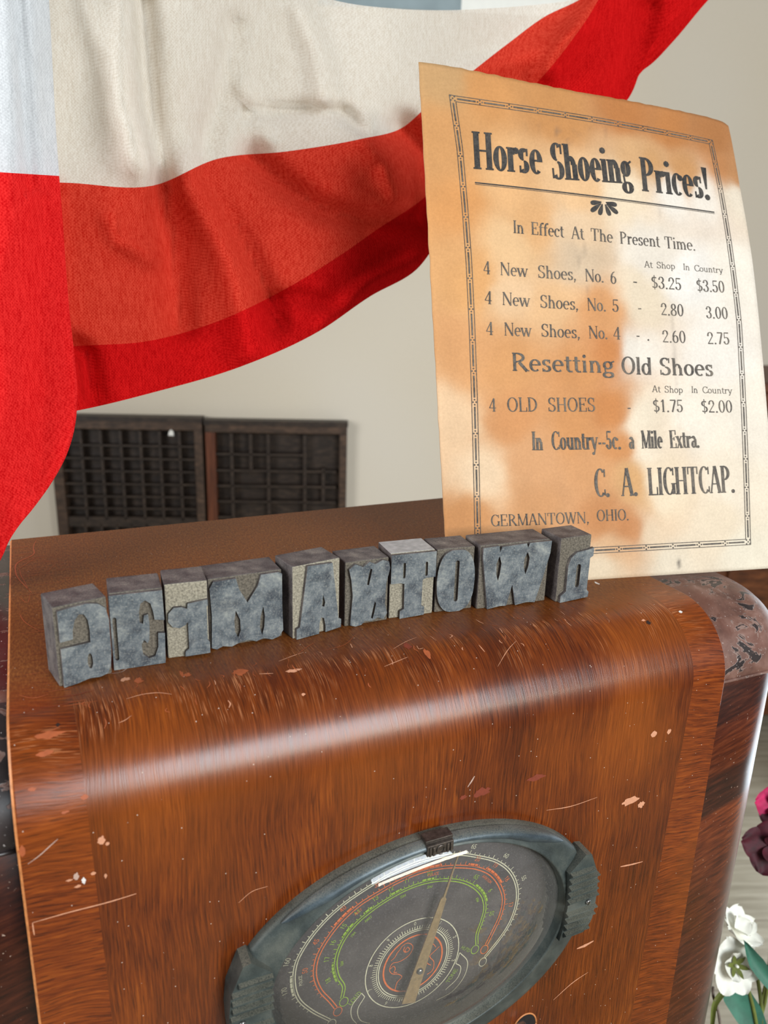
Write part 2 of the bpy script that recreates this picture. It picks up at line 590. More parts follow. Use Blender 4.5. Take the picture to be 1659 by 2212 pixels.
M_CASEF = wood_dark('case_frame', C(48, 36, 28), C(70, 53, 41), C(92, 70, 54), 0.6, 'x')
M_CASER = wood_dark('case_stile_red', C(66, 34, 20), C(90, 48, 28), C(112, 62, 38), 0.6, 'z')
M_PLASTERW = simple('white_paper', C(232, 228, 218), 0.7, 0.05)
M_CAB = wood_dark('cabinet_wood', C(62, 32, 14), C(92, 50, 24), C(118, 68, 36), 0.35, 'x', 0.5)
M_PETALW = simple('white_petal', C(240, 238, 226), 0.6, 0.06, 200)
M_PETALR = simple('maroon_petal', C(70, 5, 24), 0.7, 0.5, 120)
M_PETALM = simple('magenta_petal', C(186, 20, 84), 0.7, 0.3, 120)
M_LEAF = simple('teal_leaf', C(58, 112, 92), 0.5, 0.25, 80)
M_STEM = simple('olive_stem', C(104, 112, 48), 0.55, 0.25, 90)
M_TWIG = simple('grey_twig', C(120, 106, 94), 0.7, 0.25, 200)
M_VASE = simple('cream_vase', C(190, 182, 165), 0.35, 0.08, 30)
M_YELLOW = simple('yellow_petal', C(226, 180, 46), 0.6, 0.2, 100)

# ------------------------------------------------------------------ the room
WDIR = Vector((0.93489, -0.35495, 0.0))        # along the far wall, to the right
WN = Vector((0.35495, 0.93489, 0.0))           # into the far wall
BASE = Vector((CAM.x, CAM.y, 0.0))
FLOOR_Z = -1.0


def wp(a, d, z):
    """point: a metres along the wall, d metres deep, at height z"""
    return BASE + WDIR * a + WN * d + Vector((0, 0, z))


def wbox(mb, a0, a1, d0, d1, z0, z1, mi=0):
    M = Matrix(((WDIR.x, WN.x, 0, BASE.x), (WDIR.y, WN.y, 0, BASE.y), (0, 0, 1, 0), (0, 0, 0, 1)))
    mb.box((a0, d0, z0), (a1, d1, z1), mi, M)


WALL_D = 2.28
mb = MB()
wbox(mb, -3.2, 3.6, WALL_D, WALL_D + 0.12, FLOOR_Z, 1.9)
tag(mb.build('wall_back', M_WALL), kind='structure')
mb = MB()
wbox(mb, -3.2, 3.6, -2.4, WALL_D + 0.12, FLOOR_Z - 0.05, FLOOR_Z)
tag(mb.build('floor', M_FLOOR), kind='structure')

# ------------------------------------------------------------------ the radio
W, BACK, RB = 0.4039, 0.2965, 0.0435           # width, depth, radius of the rounded front edge
LARC = RB * PI / 2


def skin(x, s, off=0.0):
    """point on the rounded veneer skin: x across, s metres down from the start of the bend, off outward"""
    if s <= 0:
        return Vector((x, RB - s, off))
    if s < LARC:
        a = s / RB
        return Vector((x, RB - (RB + off) * math.sin(a), -RB + (RB + off) * math.cos(a)))
    return Vector((x, -off, -RB - (s - LARC)))


radio = thing('console_radio', 'brown wooden console radio with rounded front edge and oval dial, under the metal type', 'radio', (W / 2, 0.15, FLOOR_Z))
mb = MB()
svals = [-(BACK - RB) + (BACK - RB) * i / 10 for i in range(10)] + [LARC * i / 24 for i in range(25)] + [LARC + (0.95 - RB - LARC) * (i / 14) for i in range(1, 15)]
e = 0.0011
xs = [e, e + 0.0006] + [e + (W - 2 * e) * i / 8 for i in range(1, 8)] + [W - e - 0.0006, W - e]
S0 = LARC + 0.0165                              # the dial opening starts below here


def shell_rows(sv, cols):
    P, U = [], []
    for s_ in sv:
        full = [(0, skin(0, s_, -e))] + [(x, skin(x, s_)) for x in xs] + [(W, skin(W, s_, -e))]
        P.append([full[k][1] for k in cols])
        U.append([(full[k][0], s_) for k in cols])
    return P, U


upper = [q for q in svals if q < S0 - 1e-6] + [S0]
lower = [S0, 0.4, svals[-1]]
P, U = shell_rows(upper, range(13))
mb.grid(P, lambda i, j: 1 if j in (0, 11) else 0, True, uv=U)
for cols in ((0, 1), (11, 12)):
    P, U = shell_rows(lower, cols)
    mb.grid(P, 1, True, uv=U)
DX, DZ = 0.1975, -0.1655                       # middle of the dial opening
IA, IB = 0.0915, 0.0680                        # its half-axes
rect = [(e, -RB - (q - LARC)) for q in (lower[0], lower[-1])] + [(W - e, -RB - (q - LARC)) for q in (lower[-1], lower[0])]
opening = [(DX + IA * 1.03 * math.cos(2 * PI * i / 72), DZ + IB * 1.03 * math.sin(2 * PI * i / 72)) for i in range(72)]
flat = rect + opening
ids = [mb.vert((x, 0.0, z), (x, LARC - RB - z)) for x, z in flat]
for t in tessellate_polygon([[Vector((*q, 0)) for q in rect], [Vector((*q, 0)) for q in opening]]):
    mb.face([ids[i] for i in t])
b0 = len(mb.v)
for x, z in opening:
    mb.vert((x, 0.0, z), (x, LARC - RB - z))
for x, z in opening:
    mb.vert((x, 0.012, z), (x, LARC - RB - z))
for i in range(72):
    j = (i + 1) % 72
    mb.face((b0 + i, b0 + j, b0 + 72 + j, b0 + 72 + i))
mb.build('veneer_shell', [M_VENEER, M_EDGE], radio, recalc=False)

mb = MB()                                      # carcass behind the shell, standing on the floor
mb.box((0.004, 0.030, FLOOR_Z), (W - 0.004, BACK - 0.0005, -0.06))
mb.box((0.004, 0.06, -0.06), (W - 0.004, BACK - 0.0005, -0.004))
mb.build('carcass', M_BACK, radio)

# rounded shoulders and pilasters on both sides
SX, SY, SRX, SRY = 0.4950, 0.0120, 0.052, 0.055
ZR = -0.0495


def mir(p, left):
    return Vector((W - p[0], p[1], p[2])) if left else Vector(p)


def footprint(k, y0, rx, ry, x0, n=10):
    """plan outline of a shoulder, drawn in by 1-k around its rounded corner"""
    P = [(x, y0 - ry * k) for x in (W - 0.003, W + 0.012, W + 0.024)]
    P += [(x0 + rx * k * math.sin(PI / 2 * i / n), y0 - ry * k * math.cos(PI / 2 * i / n)) for i in range(n + 1)]
    P += [(x0 + rx * k, y0 + (BACK - y0) * i / 4) for i in range(1, 5)]
    return P


for left in (False, True):
    mb = MB()
    cx0, cy0 = 0.4520, 0.0700
    crx, cry = SX + 0.0015 - cx0, cy0 - SY + 0.0015
    rows = []
    rows.append([mir((x, y, ZR - 0.002), left) for x, y in footprint(0.985, cy0, crx, cry, cx0)])
    for i in range(17):
        a = PI / 2 * i / 16
        rows.append([mir((x, y, ZR + 0.0455 * math.sin(a) ** 0.92), left) for x, y in footprint(max(0.0, math.cos(a)), cy0, crx, cry, cx0)])
    rows.append([mir((W - 0.003, y, ZR + 0.0455), left) for x, y in footprint(0.0, cy0, crx, cry, cx0)])
    mb.grid(rows, 0, True)
    mb.build('shoulder_cap', M_SHOULDER, radio)
    mb = MB()
    fp = footprint(1.0, SY + SRY, SRX, SRY, SX - SRX, 12)
    zs = [ZR - 0.001, ZR - 0.003] + [ZR - 0.003 - i * 0.08 for i in range(1, 12)] + [FLOOR_Z]
    rows = []
    for i, z in enumerate(zs):
        k = 0.955 if i == 0 else 1.0
        rows.append([mir((x, y, z), left) for x, y in (fp if k == 1.0 else footprint(k, SY + SRY, SRX, SRY, SX - SRX, 12))])
    mb.grid(rows, 0, True)
    mb.build('side_pilaster', M_PIL, radio)
    mb = MB()                                  # thin bead between shoulder and pilaster
    fp2 = footprint(1.0, cy0, crx, cry, cx0, 12)
    mb.tube([mir((x, y, ZR - 0.0012), left) for x, y in fp2], 0.0012, 6)
    mb.build('bead_moulding', M_SHOULDER, radio)

# wear of the veneer: scratches and chips lying on its skin
SCRATCH = [
    ([(0.0027,0.1064),(0.0179,0.1062),(0.0356,0.1065),(0.0466,0.106)],0.001,'l'),
    ([(0.0027,0.1064),(0.0027,0.1097),(0.0028,0.1133)],0.0008,'l'),
    ([(0.0037,0.0756),(0.0085,0.0728),(0.0135,0.0689),(0.0164,0.0667)],0.0007,'p'),
    ([(0.0051,-0.0125),(0.012,-0.0071),(0.0181,-0.0084)],0.0009,'o'),
    ([(0.0516,0.0078),(0.0596,0.0066),(0.0669,0.0077),(0.0722,0.0103)],0.0006,'l'),
    ([(0.1162,0.0068),(0.123,0.0084)],0.0007,'l'),
    ([(0.1289,-0.0017),(0.137,-0.0047),(0.1446,-0.0069)],0.0007,'l'),
    ([(0.2209,0.0955),(0.2231,0.0925),(0.2249,0.0895)],0.0012,'p'),
    ([(0.3383,0.1861),(0.3478,0.1874),(0.3566,0.1881)],0.0016,'l'),
    ([(0.3111,0.2409),(0.3169,0.2409),(0.3241,0.2396)],0.0028,'l'),
    ([(0.0938,0.1279),(0.1009,0.1234),(0.1087,0.123)],0.0005,'l'),
    ([(0.2755,0.1259),(0.2921,0.1281),(0.3123,0.1272)],0.0007,'l'),
    ([(0.0463,0.0213),(0.0493,0.0205),(0.0526,0.0185)],0.0004,'l'),
    ([(0.2967,0.2771),(0.3122,0.2682),(0.3229,0.2649)],0.0009,'l'),
    ([(0.0177,-0.2462),(0.0154,-0.2314),(0.0151,-0.2145),(0.005,-0.2006),(0.0038,-0.1827),(0.0108,-0.1497),(0.013,-0.1418)],0.0012,'o'),
    ([(0.0059,-0.1113),(0.0082,-0.0995),(0.017,-0.0808)],0.0008,'o'),
    ([(0.0062,-0.189),(0.0067,-0.1781),(0.0088,-0.1644),(0.0113,-0.1472)],0.0007,'o'),
    ([(-0.0016,-0.2135),(0.0071,-0.2173),(0.0152,-0.2175)],0.0006,'o'),
    ([(-0.0018,-0.2317),(0.0057,-0.2332),(0.0136,-0.2336)],0.0007,'o'),
    ([(0.0056,-0.1874),(0.0119,-0.1991),(0.0155,-0.2055)],0.0006,'o'),
    ([(0.006,-0.1374),(0.01,-0.1269),(0.0122,-0.1413)],0.0005,'o'),
    ([(0.0222,-0.1743),(0.026,-0.1838),(0.0285,-0.1903)],0.0004,'o'),
    ([(0.2051,0.0066),(0.2051,0.0096),(0.2079,0.0096)],0.0005,'l'),
    ([(0.1914,0.0058),(0.2023,0.0005),(0.2092,-0.0018)],0.0005,'l'),
    ([(0.1553,-0.0052),(0.1666,-0.0069),(0.1791,-0.0176)],0.0005,'o'),
    ([(0.181,0.0176),(0.1899,0.0156),(0.196,0.0142)],0.0005,'l'),
    ([(0.1396,-0.0049),(0.1469,-0.0113),(0.1537,-0.0159)],0.0005,'o'),
    ([(0.0459,-0.0191),(0.0522,-0.0187),(0.0572,-0.023),(0.0636,-0.0227)],0.0006,'p'),
    ([(0.2447,0.0303),(0.2569,0.0207),(0.2635,0.0169)],0.0004,'l')]
CHIP = [
    (0.0336,0.0727,0.0021,0.0031,'l'),(0.0361,0.0752,0.0012,0.0012,'l'),(0.022,0.0882,0.0015,0.0027,'p'),(0.025,0.0915,0.0012,0.0022,'w'),
    (0.0224,0.0936,0.0018,0.0009,'l'),(0.0192,0.0893,0.0017,0.0007,'l'),(0.0293,0.0889,0.0013,0.0012,'l'),(0.0342,0.092,0.0008,0.0015,'l'),
    (0.0168,0.0207,0.0084,0.0021,'o'),(0.0143,0.029,0.0047,0.0017,'o'),(0.0022,0.0684,0.0016,0.0037,'o'),(0.0085,0.043,0.0022,0.0011,'o'),
    (0.0286,0.0509,0.002,0.0015,'o'),(0.0202,0.0553,0.0022,0.0008,'o'),(0.0209,0.0162,0.0011,0.0013,'k'),(0.3384,0.1371,0.0091,0.0035,'l'),
    (0.3484,0.1426,0.0034,0.0032,'l'),(0.3506,0.0926,0.0026,0.003,'l'),(0.3624,0.0937,0.002,0.0024,'l'),(0.266,0.1014,0.0078,0.0023,'r'),
    (0.2301,0.1015,0.0079,0.0034,'r'),(0.2184,0.1013,0.003,0.0018,'r'),(0.208,0.0142,0.0021,0.0049,'o'),(0.1076,0.0023,0.0048,0.0037,'o'),
    (0.0824,-0.0041,0.0025,0.0024,'o'),(0.1336,0.009,0.0051,0.0017,'l'),(0.0798,-0.0061,0.001,0.0047,'o'),(0.134,0.0248,0.0014,0.001,'l'),
    (0.0592,-0.0069,0.0025,0.0037,'o'),(0.0531,-0.0103,0.0033,0.0024,'l'),(0.3849,0.0179,0.0017,0.0014,'w'),(0.3565,0.0212,0.0019,0.0022,'k'),
    (0.3595,-0.0332,0.0015,0.0034,'w'),(0.2001,0.0051,0.0025,0.004,'r'),(0.3545,0.019,0.0019,0.001,'l')]
chip_cols = {'l': C(208, 146, 112), 'o': C(166, 84, 44), 'p': C(190, 158, 142), 'w': C(222, 214, 208), 'k': C(40, 20, 14), 'r': C(126, 52, 30)}
ckeys = list(chip_cols)
cm = [simple('wear_' + n_, chip_cols[k], 0.6, 0.12, 400) for k, n_ in zip(ckeys, ('pale', 'orange', 'pinkish', 'white', 'dark', 'reddish'))]
mb = MB()


def stroke_on_skin(P, w, mi, jit=0.35):
    Q = catmull(P, 6)
    n = len(Q)
    rows = []
    for i, (x, s_) in enumerate(Q):
        x1, s1 = Q[min(i + 1, n - 1)]
        x0, s0 = Q[max(i - 1, 0)]
        dx, ds = x1 - x0, s1 - s0
        l = math.hypot(dx, ds) or 1
        k = 0.5 * w * (0.35 + 0.65 * math.sin(PI * (i + 0.6) / (n + 0.2))) * (1 + jit * (random.random() - .5))
        rows.append([skin(x - ds / l * k, s_ + dx / l * k, 0.00012), skin(x + ds / l * k, s_ - dx / l * k, 0.00012)])
    mb.grid(rows, mi, True)


for P, w, c_ in SCRATCH:
    stroke_on_skin(P, w * .75, ckeys.index(c_))
for x, s_, rx, rs, c_ in CHIP:
    n = 16
    ph = random.random() * 9
    ids = [mb.vert(skin(x + rx * math.cos(2 * PI * i / n) * (0.75 + 0.5 * noise.noise((i * 1.3 + ph, ph, 0))),
                        s_ + rs * math.sin(2 * PI * i / n) * (0.75 + 0.5 * noise.noise((ph, i * 1.3 + ph, 0))), 0.00011)) for i in range(n)]
    mb.face(ids, ckeys.index(c_))
for i in range(60):                            # short scuffs where the type was dragged over the bend
    x = random.uniform(0.03, 0.36)
    s_ = random.gauss(0.004, 0.008)
    l = random.uniform(0.002, 0.007)
    stroke_on_skin([(x, s_), (x + random.gauss(0, .0006), s_ + l * .5), (x + random.gauss(0, .001), s_ + l)], random.uniform(0.0002, 0.0006), ckeys.index(random.choice('oool')))
for i in range(46):                            # cross-grain scratches at the top left
    x = random.uniform(0.003, 0.03)
    s_ = random.uniform(-0.22, 0.02)
    l = random.uniform(0.006, 0.02)
    stroke_on_skin([(x, s_), (x + l * .5, s_ + .0004), (x + l, s_ + random.gauss(0, .0008))], random.uniform(0.0002, 0.0005), ckeys.index(random.choice('oor')))
tag(mb.build('scratch_marks', cm, radio, recalc=False), 'pale and orange scratches and chips in the veneer', kind='stuff')

# ------------------------------------------------------------------ the oval dial


def inner(a):
    return IA * math.cos(a), IB * math.sin(a)


def outer(a):
    c, s = math.cos(a), math.sin(a)
    return 0.1125 * c, (0.0745 if s > 0 else 0.0840) * s


def ring_rows(profile, n=96, a0=0.0, a1=2 * PI):
    """profile: list of (mix 0 = inner .. 1 = outer, y)"""
    rows = []
    for k, y in profile:
        r = []
        for i in range(n):
            a = a0 + (a1 - a0) * i / n
            ix, iz = inner(a)
            ox, oz = outer(a)
            r.append((DX + ix + (ox - ix) * k, y, DZ + iz + (oz - iz) * k))
        rows.append(r)
    return rows


mb = MB()
mb.grid(ring_rows([(1.0, 0.001), (1.0, -0.0030), (0.92, -0.0062), (0.70, -0.0074), (0.40, -0.0082), (0.16, -0.0088), (0.05, -0.0098), (0.0, -0.0099), (-0.03, -0.0092), (-0.06, -0.0050), (-0.15, -0.0040), (-0.17, 0.0078)]), 0, True, True)
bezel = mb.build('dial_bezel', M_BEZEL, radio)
bezel['label'] = 'dark bronze-green oval frame of the dial'

# raised half-round moulding over the top, ending in two leaf points
mb = MB()
rows = []
NA = 72
for i in range(NA + 1):
    t = i / NA
    a = math.radians(139 - t * (139 - 38))
    w_ = min(1.0, min(t, 1 - t) * 7.0)
    w_ = w_ ** 0.6
    row = []
    for j in range(11):
        b = PI * j / 10
        k = 0.62 - 0.42 * math.cos(b) * (0.05 + 0.95 * w_) + (1 - w_) * (0.30)
        k = min(k, 1.04)
        ix, iz = inner(a)
        ox, oz = outer(a)
        row.append((DX + ix + (ox - ix) * k, -0.0062 - 0.0058 * math.sin(b) * (0.15 + 0.85 * w_), DZ + iz + (oz - iz) * k))
    rows.append(row)
mb.grid(rows, 0, True)
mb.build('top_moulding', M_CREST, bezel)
# the small badge in the middle of the moulding
mb = MB()
bx, bz = DX + 0.0015, DZ + 0.0712
mb.box((bx - 0.0078, -0.0128, bz - 0.0030), (bx + 0.0078, -0.006, bz + 0.0034))
for dx in (-0.0062, -0.0042, 0.0042, 0.0062):
    mb.box((bx + dx - 0.0006, -0.0136, bz - 0.0028), (bx + dx + 0.0006, -0.0126, bz + 0.0026))
mb.tube([(bx + 0.0022 * math.cos(2 * PI * i / 24), -0.0130, bz - 0.0002 + 0.0025 * math.sin(2 * PI * i / 24)) for i in range(25)], 0.0005, 6)
mb.box((bx - 0.0080, -0.0112, bz + 0.0034), (bx + 0.0080, -0.0045, bz + 0.0056))
tag(mb.build('badge', M_BADGE, bezel, bevel=0.0003), 'small square badge with a ring on it')
# ribbed blocks at both ends
for left in (False, True):
    sg = -1 if left else 1
    P = [(0.0900, 0.0250), (0.1010, 0.0355), (0.1052, 0.0345), (0.1090, 0.0250), (0.1115, 0.0190), (0.1128, 0.0060), (0.1125, -0.0060), (0.1115, -0.0150), (0.1085, -0.0205), (0.1070, -0.0208), (0.1060, -0.0232), (0.0880, -0.0235), (0.0900, -0.0150), (0.0915, 0.0), (0.0912, 0.0120)]
    mb = MB()
    mb.prism([(DX + sg * a, DZ + b) for a, b in P], [], 0.0, -0.0122, lambda a, b, y: (a, y, b))
    for k, z in enumerate((0.0245, 0.0196, 0.0147, 0.0098, 0.0049, -0.0042, -0.0090, -0.0138, -0.0186)):
        x1 = 0.1078 if z > 0.02 else (0.1112 if abs(z) > 0.008 else 0.1122) if z > -0.012 else 0.1080
        p = [(0.0905, -0.0122), (x1, -0.0122)]
        pts = []
        for (xx, yy) in p:
            pts.append([(DX + sg * xx, -0.0120, DZ + z + 0.0010), (DX + sg * xx, -0.0150, DZ + z + 0.0007), (DX + sg * xx, -0.0150, DZ + z), (DX + sg * xx, -0.0120, DZ + z - 0.0034)])
        mb.grid([pts[0], pts[1]], 0, False)
        mb.poly(pts[0]); mb.poly(pts[1])
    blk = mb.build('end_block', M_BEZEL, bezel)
    if left:
        blk.name = 'end_block'
    sx_, sz_ = DX + sg * 0.1062, DZ - 0.0002
    sb = MB()
    sb.tube([(sx_, -0.0110, sz_), (sx_, -0.0132, sz_), (sx_, -0.0137, sz_)], [0.0017, 0.0017, 0.0012], 16)
    sb.box((sx_ - 0.0014, -0.01385, sz_ - 0.0003), (sx_ + 0.0014, -0.01335, sz_ + 0.0003), 1, Matrix.Translation((sx_, 0, sz_)) @ Matrix.Rotation(math.radians(-62), 4, 'Y') @ Matrix.Translation((-sx_, 0, -sz_)))
    tag(sb.build('screw', [M_STEEL, M_COIL], bezel), 'slotted steel screw')

# dial card behind the glass
mb = MB()
ids = [mb.vert((DX + 0.099 * math.cos(2 * PI * i / 96), 0.0072, DZ + 0.0755 * math.sin(2 * PI * i / 96))) for i in range(96)]
mb.face(ids)
card = mb.build('dial_card', M_DIAL, radio, recalc=False)
card['label'] = 'dark dial card printed with scales'
YP = 0.0069


def ribbon(mb, P, w, n=6, closed=False, y=YP):
    Q = P if n == 0 else catmull(P, n)
    m_ = len(Q)
    rows = []
    for i, (x, z) in enumerate(Q):
        x1, z1 = Q[(i + 1) % m_] if closed else Q[min(i + 1, m_ - 1)]
        x0, z0 = Q[i - 1] if closed else Q[max(i - 1, 0)]
        dx, dz = x1 - x0, z1 - z0
        l = math.hypot(dx, dz) or 1
        rows.append([(x - dz / l * w / 2, y, z + dx / l * w / 2), (x + dz / l * w / 2, y, z - dx / l * w / 2)])
    if closed:
        rows.append(rows[0])
    mb.grid(rows, 0, False)
    return Q


def offset_line(Q, d):
    out = []
    m_ = len(Q)
    for i, (x, z) in enumerate(Q):
        x1, z1 = Q[min(i + 1, m_ - 1)]
        x0, z0 = Q[max(i - 1, 0)]
        dx, dz = x1 - x0, z1 - z0
        l = math.hypot(dx, dz) or 1
        out.append((x - dz / l * d, z + dx / l * d))
    return out


WHITE_L = [(0.145, -0.2086), (0.134, -0.1966), (0.1269, -0.1857), (0.1242, -0.1717), (0.1257, -0.1597), (0.1312, -0.1495), (0.1390, -0.1405), (0.149, -0.1327), (0.1656, -0.1249), (0.1826, -0.1195), (0.1973, -0.1176), (0.2149, -0.1191), (0.2242, -0.1212), (0.2348, -0.126), (0.2492, -0.1344), (0.2587, -0.1443), (0.2649, -0.1578), (0.2659, -0.1698), (0.2612, -0.1857), (0.2551, -0.1942), (0.2459, -0.2039)]
ORANGE_L = [(0.1486, -0.2012), (0.1456, -0.1955), (0.139, -0.1839), (0.1361, -0.1724), (0.1375, -0.1611), (0.1431, -0.1507), (0.1515, -0.1414), (0.1621, -0.1342), (0.173, -0.1302), (0.184, -0.1270), (0.1974, -0.1251), (0.2093, -0.1258), (0.2247, -0.1298), (0.2354, -0.1344), (0.2455, -0.1421), (0.2529, -0.1537), (0.256, -0.1639), (0.2547, -0.1751), (0.2501, -0.1863), (0.2463, -0.1944)]
GREEN_L = [(0.1522, -0.1957), (0.1532, -0.1882), (0.1498, -0.1797), (0.1482, -0.1688), (0.151, -0.158), (0.1588, -0.1475), (0.1696, -0.1405), (0.1806, -0.1361), (0.1918, -0.1335), (0.2027, -0.1333), (0.217, -0.1365), (0.2254, -0.1404), (0.2342, -0.1473), (0.2413, -0.1576), (0.2431, -0.1663), (0.2415, -0.175), (0.239, -0.1845), (0.2395, -0.1918)]

# ------------------------------------------------------------------ a small roman letter engine (strokes with thick and thin)
GL = {
 'A': (.74, ['n .08 0 .36 1 b', 'k .64 0 .38 1 b', 'h .18 .54 .34']),
 'B': (.68, ['v .15 0 1 bt', 'a .2 .75 .32 .25 -90 90', 'a .2 .25 .38 .25 -90 90', 'h .15 .25 1', 'h .15 .25 .5', 'h .15 .25 0']),
 'C': (.70, ['a .40 .5 .33 .51 48 312', 't .66 .70 .98', 't .66 .04 .26']),
 'D': (.76, ['v .15 0 1 bt', 'a .22 .5 .44 .5 -90 90', 'h .15 .25 1', 'h .15 .25 0']),
 'E': (.66, ['v .15 0 1 bt', 'h .15 .58 1', 'h .15 .60 0', 'h .15 .44 .52', 't .57 .74 1', 't .59 0 .27', 't .43 .42 .62']),
 'F': (.62, ['v .15 0 1 bt', 'h .15 .56 1', 'h .15 .44 .52', 't .55 .74 1', 't .43 .42 .62']),
 'G': (.76, ['a .40 .5 .33 .51 48 320', 't .66 .70 .98', 'v .66 .02 .42 t']),
 'H': (.80, ['v .16 0 1 bt', 'v .64 0 1 bt', 'h .16 .64 .5']),
 'I': (.32, ['v .16 0 1 bt']),
 'K': (.76, ['v .16 0 1 bt', 'n .2 .42 .6 1 t', 'k .34 .55 .66 0 b']),
 'L': (.62, ['v .15 0 1 bt', 'h .15 .58 0', 't .57 0 .30']),
 'M': (.94, ['tb .13 0 1 bt', 'k .13 1 .46 .03', 'n .46 .03 .79 1', 'v .80 0 1 bt']),
 'N': (.82, ['tb .13 0 1 bt', 'k .13 1 .69 0', 't .69 0 1 t']),
 'O': (.80, ['a .40 .5 .34 .51 0 360']),
 'P': (.64, ['v .15 0 1 bt', 'a .22 .73 .34 .27 -90 90', 'h .15 .24 1', 'h .15 .24 .46']),
 'R': (.74, ['v .15 0 1 bt', 'a .22 .74 .33 .26 -90 90', 'h .15 .24 1', 'h .15 .24 .48', 'k .34 .48 .66 0 b']),
 'S': (.60, ['a .30 .755 .22 .255 35 270', 'a .30 .245 .24 .255 -145 90', 't .50 .70 .98', 't .08 .02 .30']),
 'T': (.70, ['v .35 0 1 b', 'h .05 .65 1', 't .06 .72 1', 't .64 .72 1']),
 'U': (.78, ['v .16 .3 1 t', 'a .38 .3 .22 .31 180 360', 't .60 .3 1 t']),
 'V': (.72, ['k .08 1 .36 0 t', 'n .36 0 .64 1 t']),
 'W': (.98, ['k .07 1 .29 0 t', 'n .29 0 .49 .92', 'k .47 1 .69 0 t', 'n .69 0 .91 1 t']),
 'a': (.54, ['a .25 .47 .17 .20 0 160', 'v .42 .03 .48', 'h .42 .52 .02', 'a .24 .19 .17 .20 50 310', 'h .25 .42 .385']),
 'c': (.50, ['a .27 .33 .22 .34 50 310', '. .42 .53']),
 'd': (.60, ['a .27 .33 .22 .34 30 330', 'v .46 0 1 s']),
 'e': (.53, ['a .27 .33 .22 .34 0 310', 'h .07 .48 .36']),
 'f': (.40, ['v .17 0 .76 b', 'a .33 .76 .16 .25 70 180', 'h .03 .36 .64', '. .38 .95']),
 'g': (.56, ['a .25 .43 .19 .23 0 360', 'a .26 -.11 .23 .17 0 360', 'n .12 .24 .14 .05', 'n .38 .58 .54 .66']),
 'h': (.62, ['v .15 0 1 bs', 'a .31 .42 .16 .25 0 150', 'v .47 0 .44 b']),
 'i': (.31, ['v .15 0 .66 bs', '. .15 .90']),
 'l': (.31, ['v .15 0 1 bs']),
 'm': (.90, ['v .14 0 .66 bs', 'a .29 .42 .15 .25 0 150', 'v .44 0 .44 b', 'a .59 .42 .15 .25 0 150', 'v .74 0 .44 b']),
 'n': (.62, ['v .15 0 .66 bs', 'a .31 .42 .16 .25 0 150', 'v .47 0 .44 b']),
 'o': (.55, ['a .275 .33 .225 .34 0 360']),
 'p': (.60, ['v .14 -.28 .66 bs', 'a .31 .33 .21 .34 -150 150']),
 'r': (.45, ['v .14 0 .66 bs', 'a .31 .44 .15 .22 60 170', '. .37 .58']),
 's': (.45, ['a .22 .50 .15 .17 30 270', 'a .22 .165 .17 .175 -150 90', 't .36 .46 .66', 't .07 0 .19']),
 't': (.37, ['v .16 .10 .86', 'h .02 .33 .64', 'a .29 .12 .13 .13 180 310']),
 'u': (.62, ['v .14 .20 .66 s', 'a .31 .22 .17 .23 180 330', 'v .47 0 .66 bs']),
 'w': (.84, ['k .06 .66 .25 0 t', 'n .25 0 .42 .60', 'k .41 .66 .60 0 t', 'n .60 0 .78 .66 t']),
 'x': (.56, ['k .07 .66 .46 0 tb', 'n .45 .66 .07 0 tb']),
 'y': (.56, ['k .07 .66 .29 .02 t', 'n .49 .66 .22 -.24 t', '. .16 -.22']),
 '0': (.54, ['a .27 .5 .21 .51 0 360']),
 '1': (.46, ['v .24 0 1 b', 'n .10 .80 .24 .98']),
 '2': (.52, ['a .26 .73 .19 .27 -15 165', 'n .44 .66 .08 .05', 'K .06 .46 .05', '. .10 .72']),
 '3': (.52, ['a .24 .75 .19 .25 -90 140', 'a .24 .26 .21 .27 -145 90', '. .10 .80', '. .09 .18']),
 '4': (.54, ['n .05 .28 .36 1', 'h .04 .50 .27', 'v .36 0 1 b']),
 '5': (.52, ['t .12 .50 .97', 'K .12 .44 .95', 'a .24 .30 .21 .31 -145 125', '. .09 .18']),
 '6': (.54, ['a .27 .30 .20 .31 0 360', 'a .38 .42 .31 .58 95 175']),
 '7': (.50, ['K .06 .46 .95', 'k .44 .93 .20 0']),
 '8': (.54, ['a .27 .745 .17 .245 0 360', 'a .27 .25 .21 .26 0 360']),
 '9': (.54, ['a .27 .70 .20 .31 0 360', 'a .16 .58 .31 .58 -85 -5']),
 '$': (.54, ['a .27 .73 .19 .22 35 270', 'a .27 .27 .21 .24 -145 90', 't .27 -.10 1.10']),
 '.': (.24, ['. .12 .05']), ',': (.24, ['. .12 .05', 'n .14 .03 .07 -.17']), '-': (.34, ['K .05 .29 .32']),
 '!': (.32, ['k .17 .98 .16 .30', '. .16 .05']), ' ': (.32, []),
}
#           thick  thin  serif
FONTS = {'B': (.150, .050, .034), 'R': (.125, .052, .055), 'S': (.095, .075, .070), 'J': (.165, .068, .045), 'C': (.138, .052, .034), 'L': (.124, .046, .030), 'D': (.100, .100, .0)}


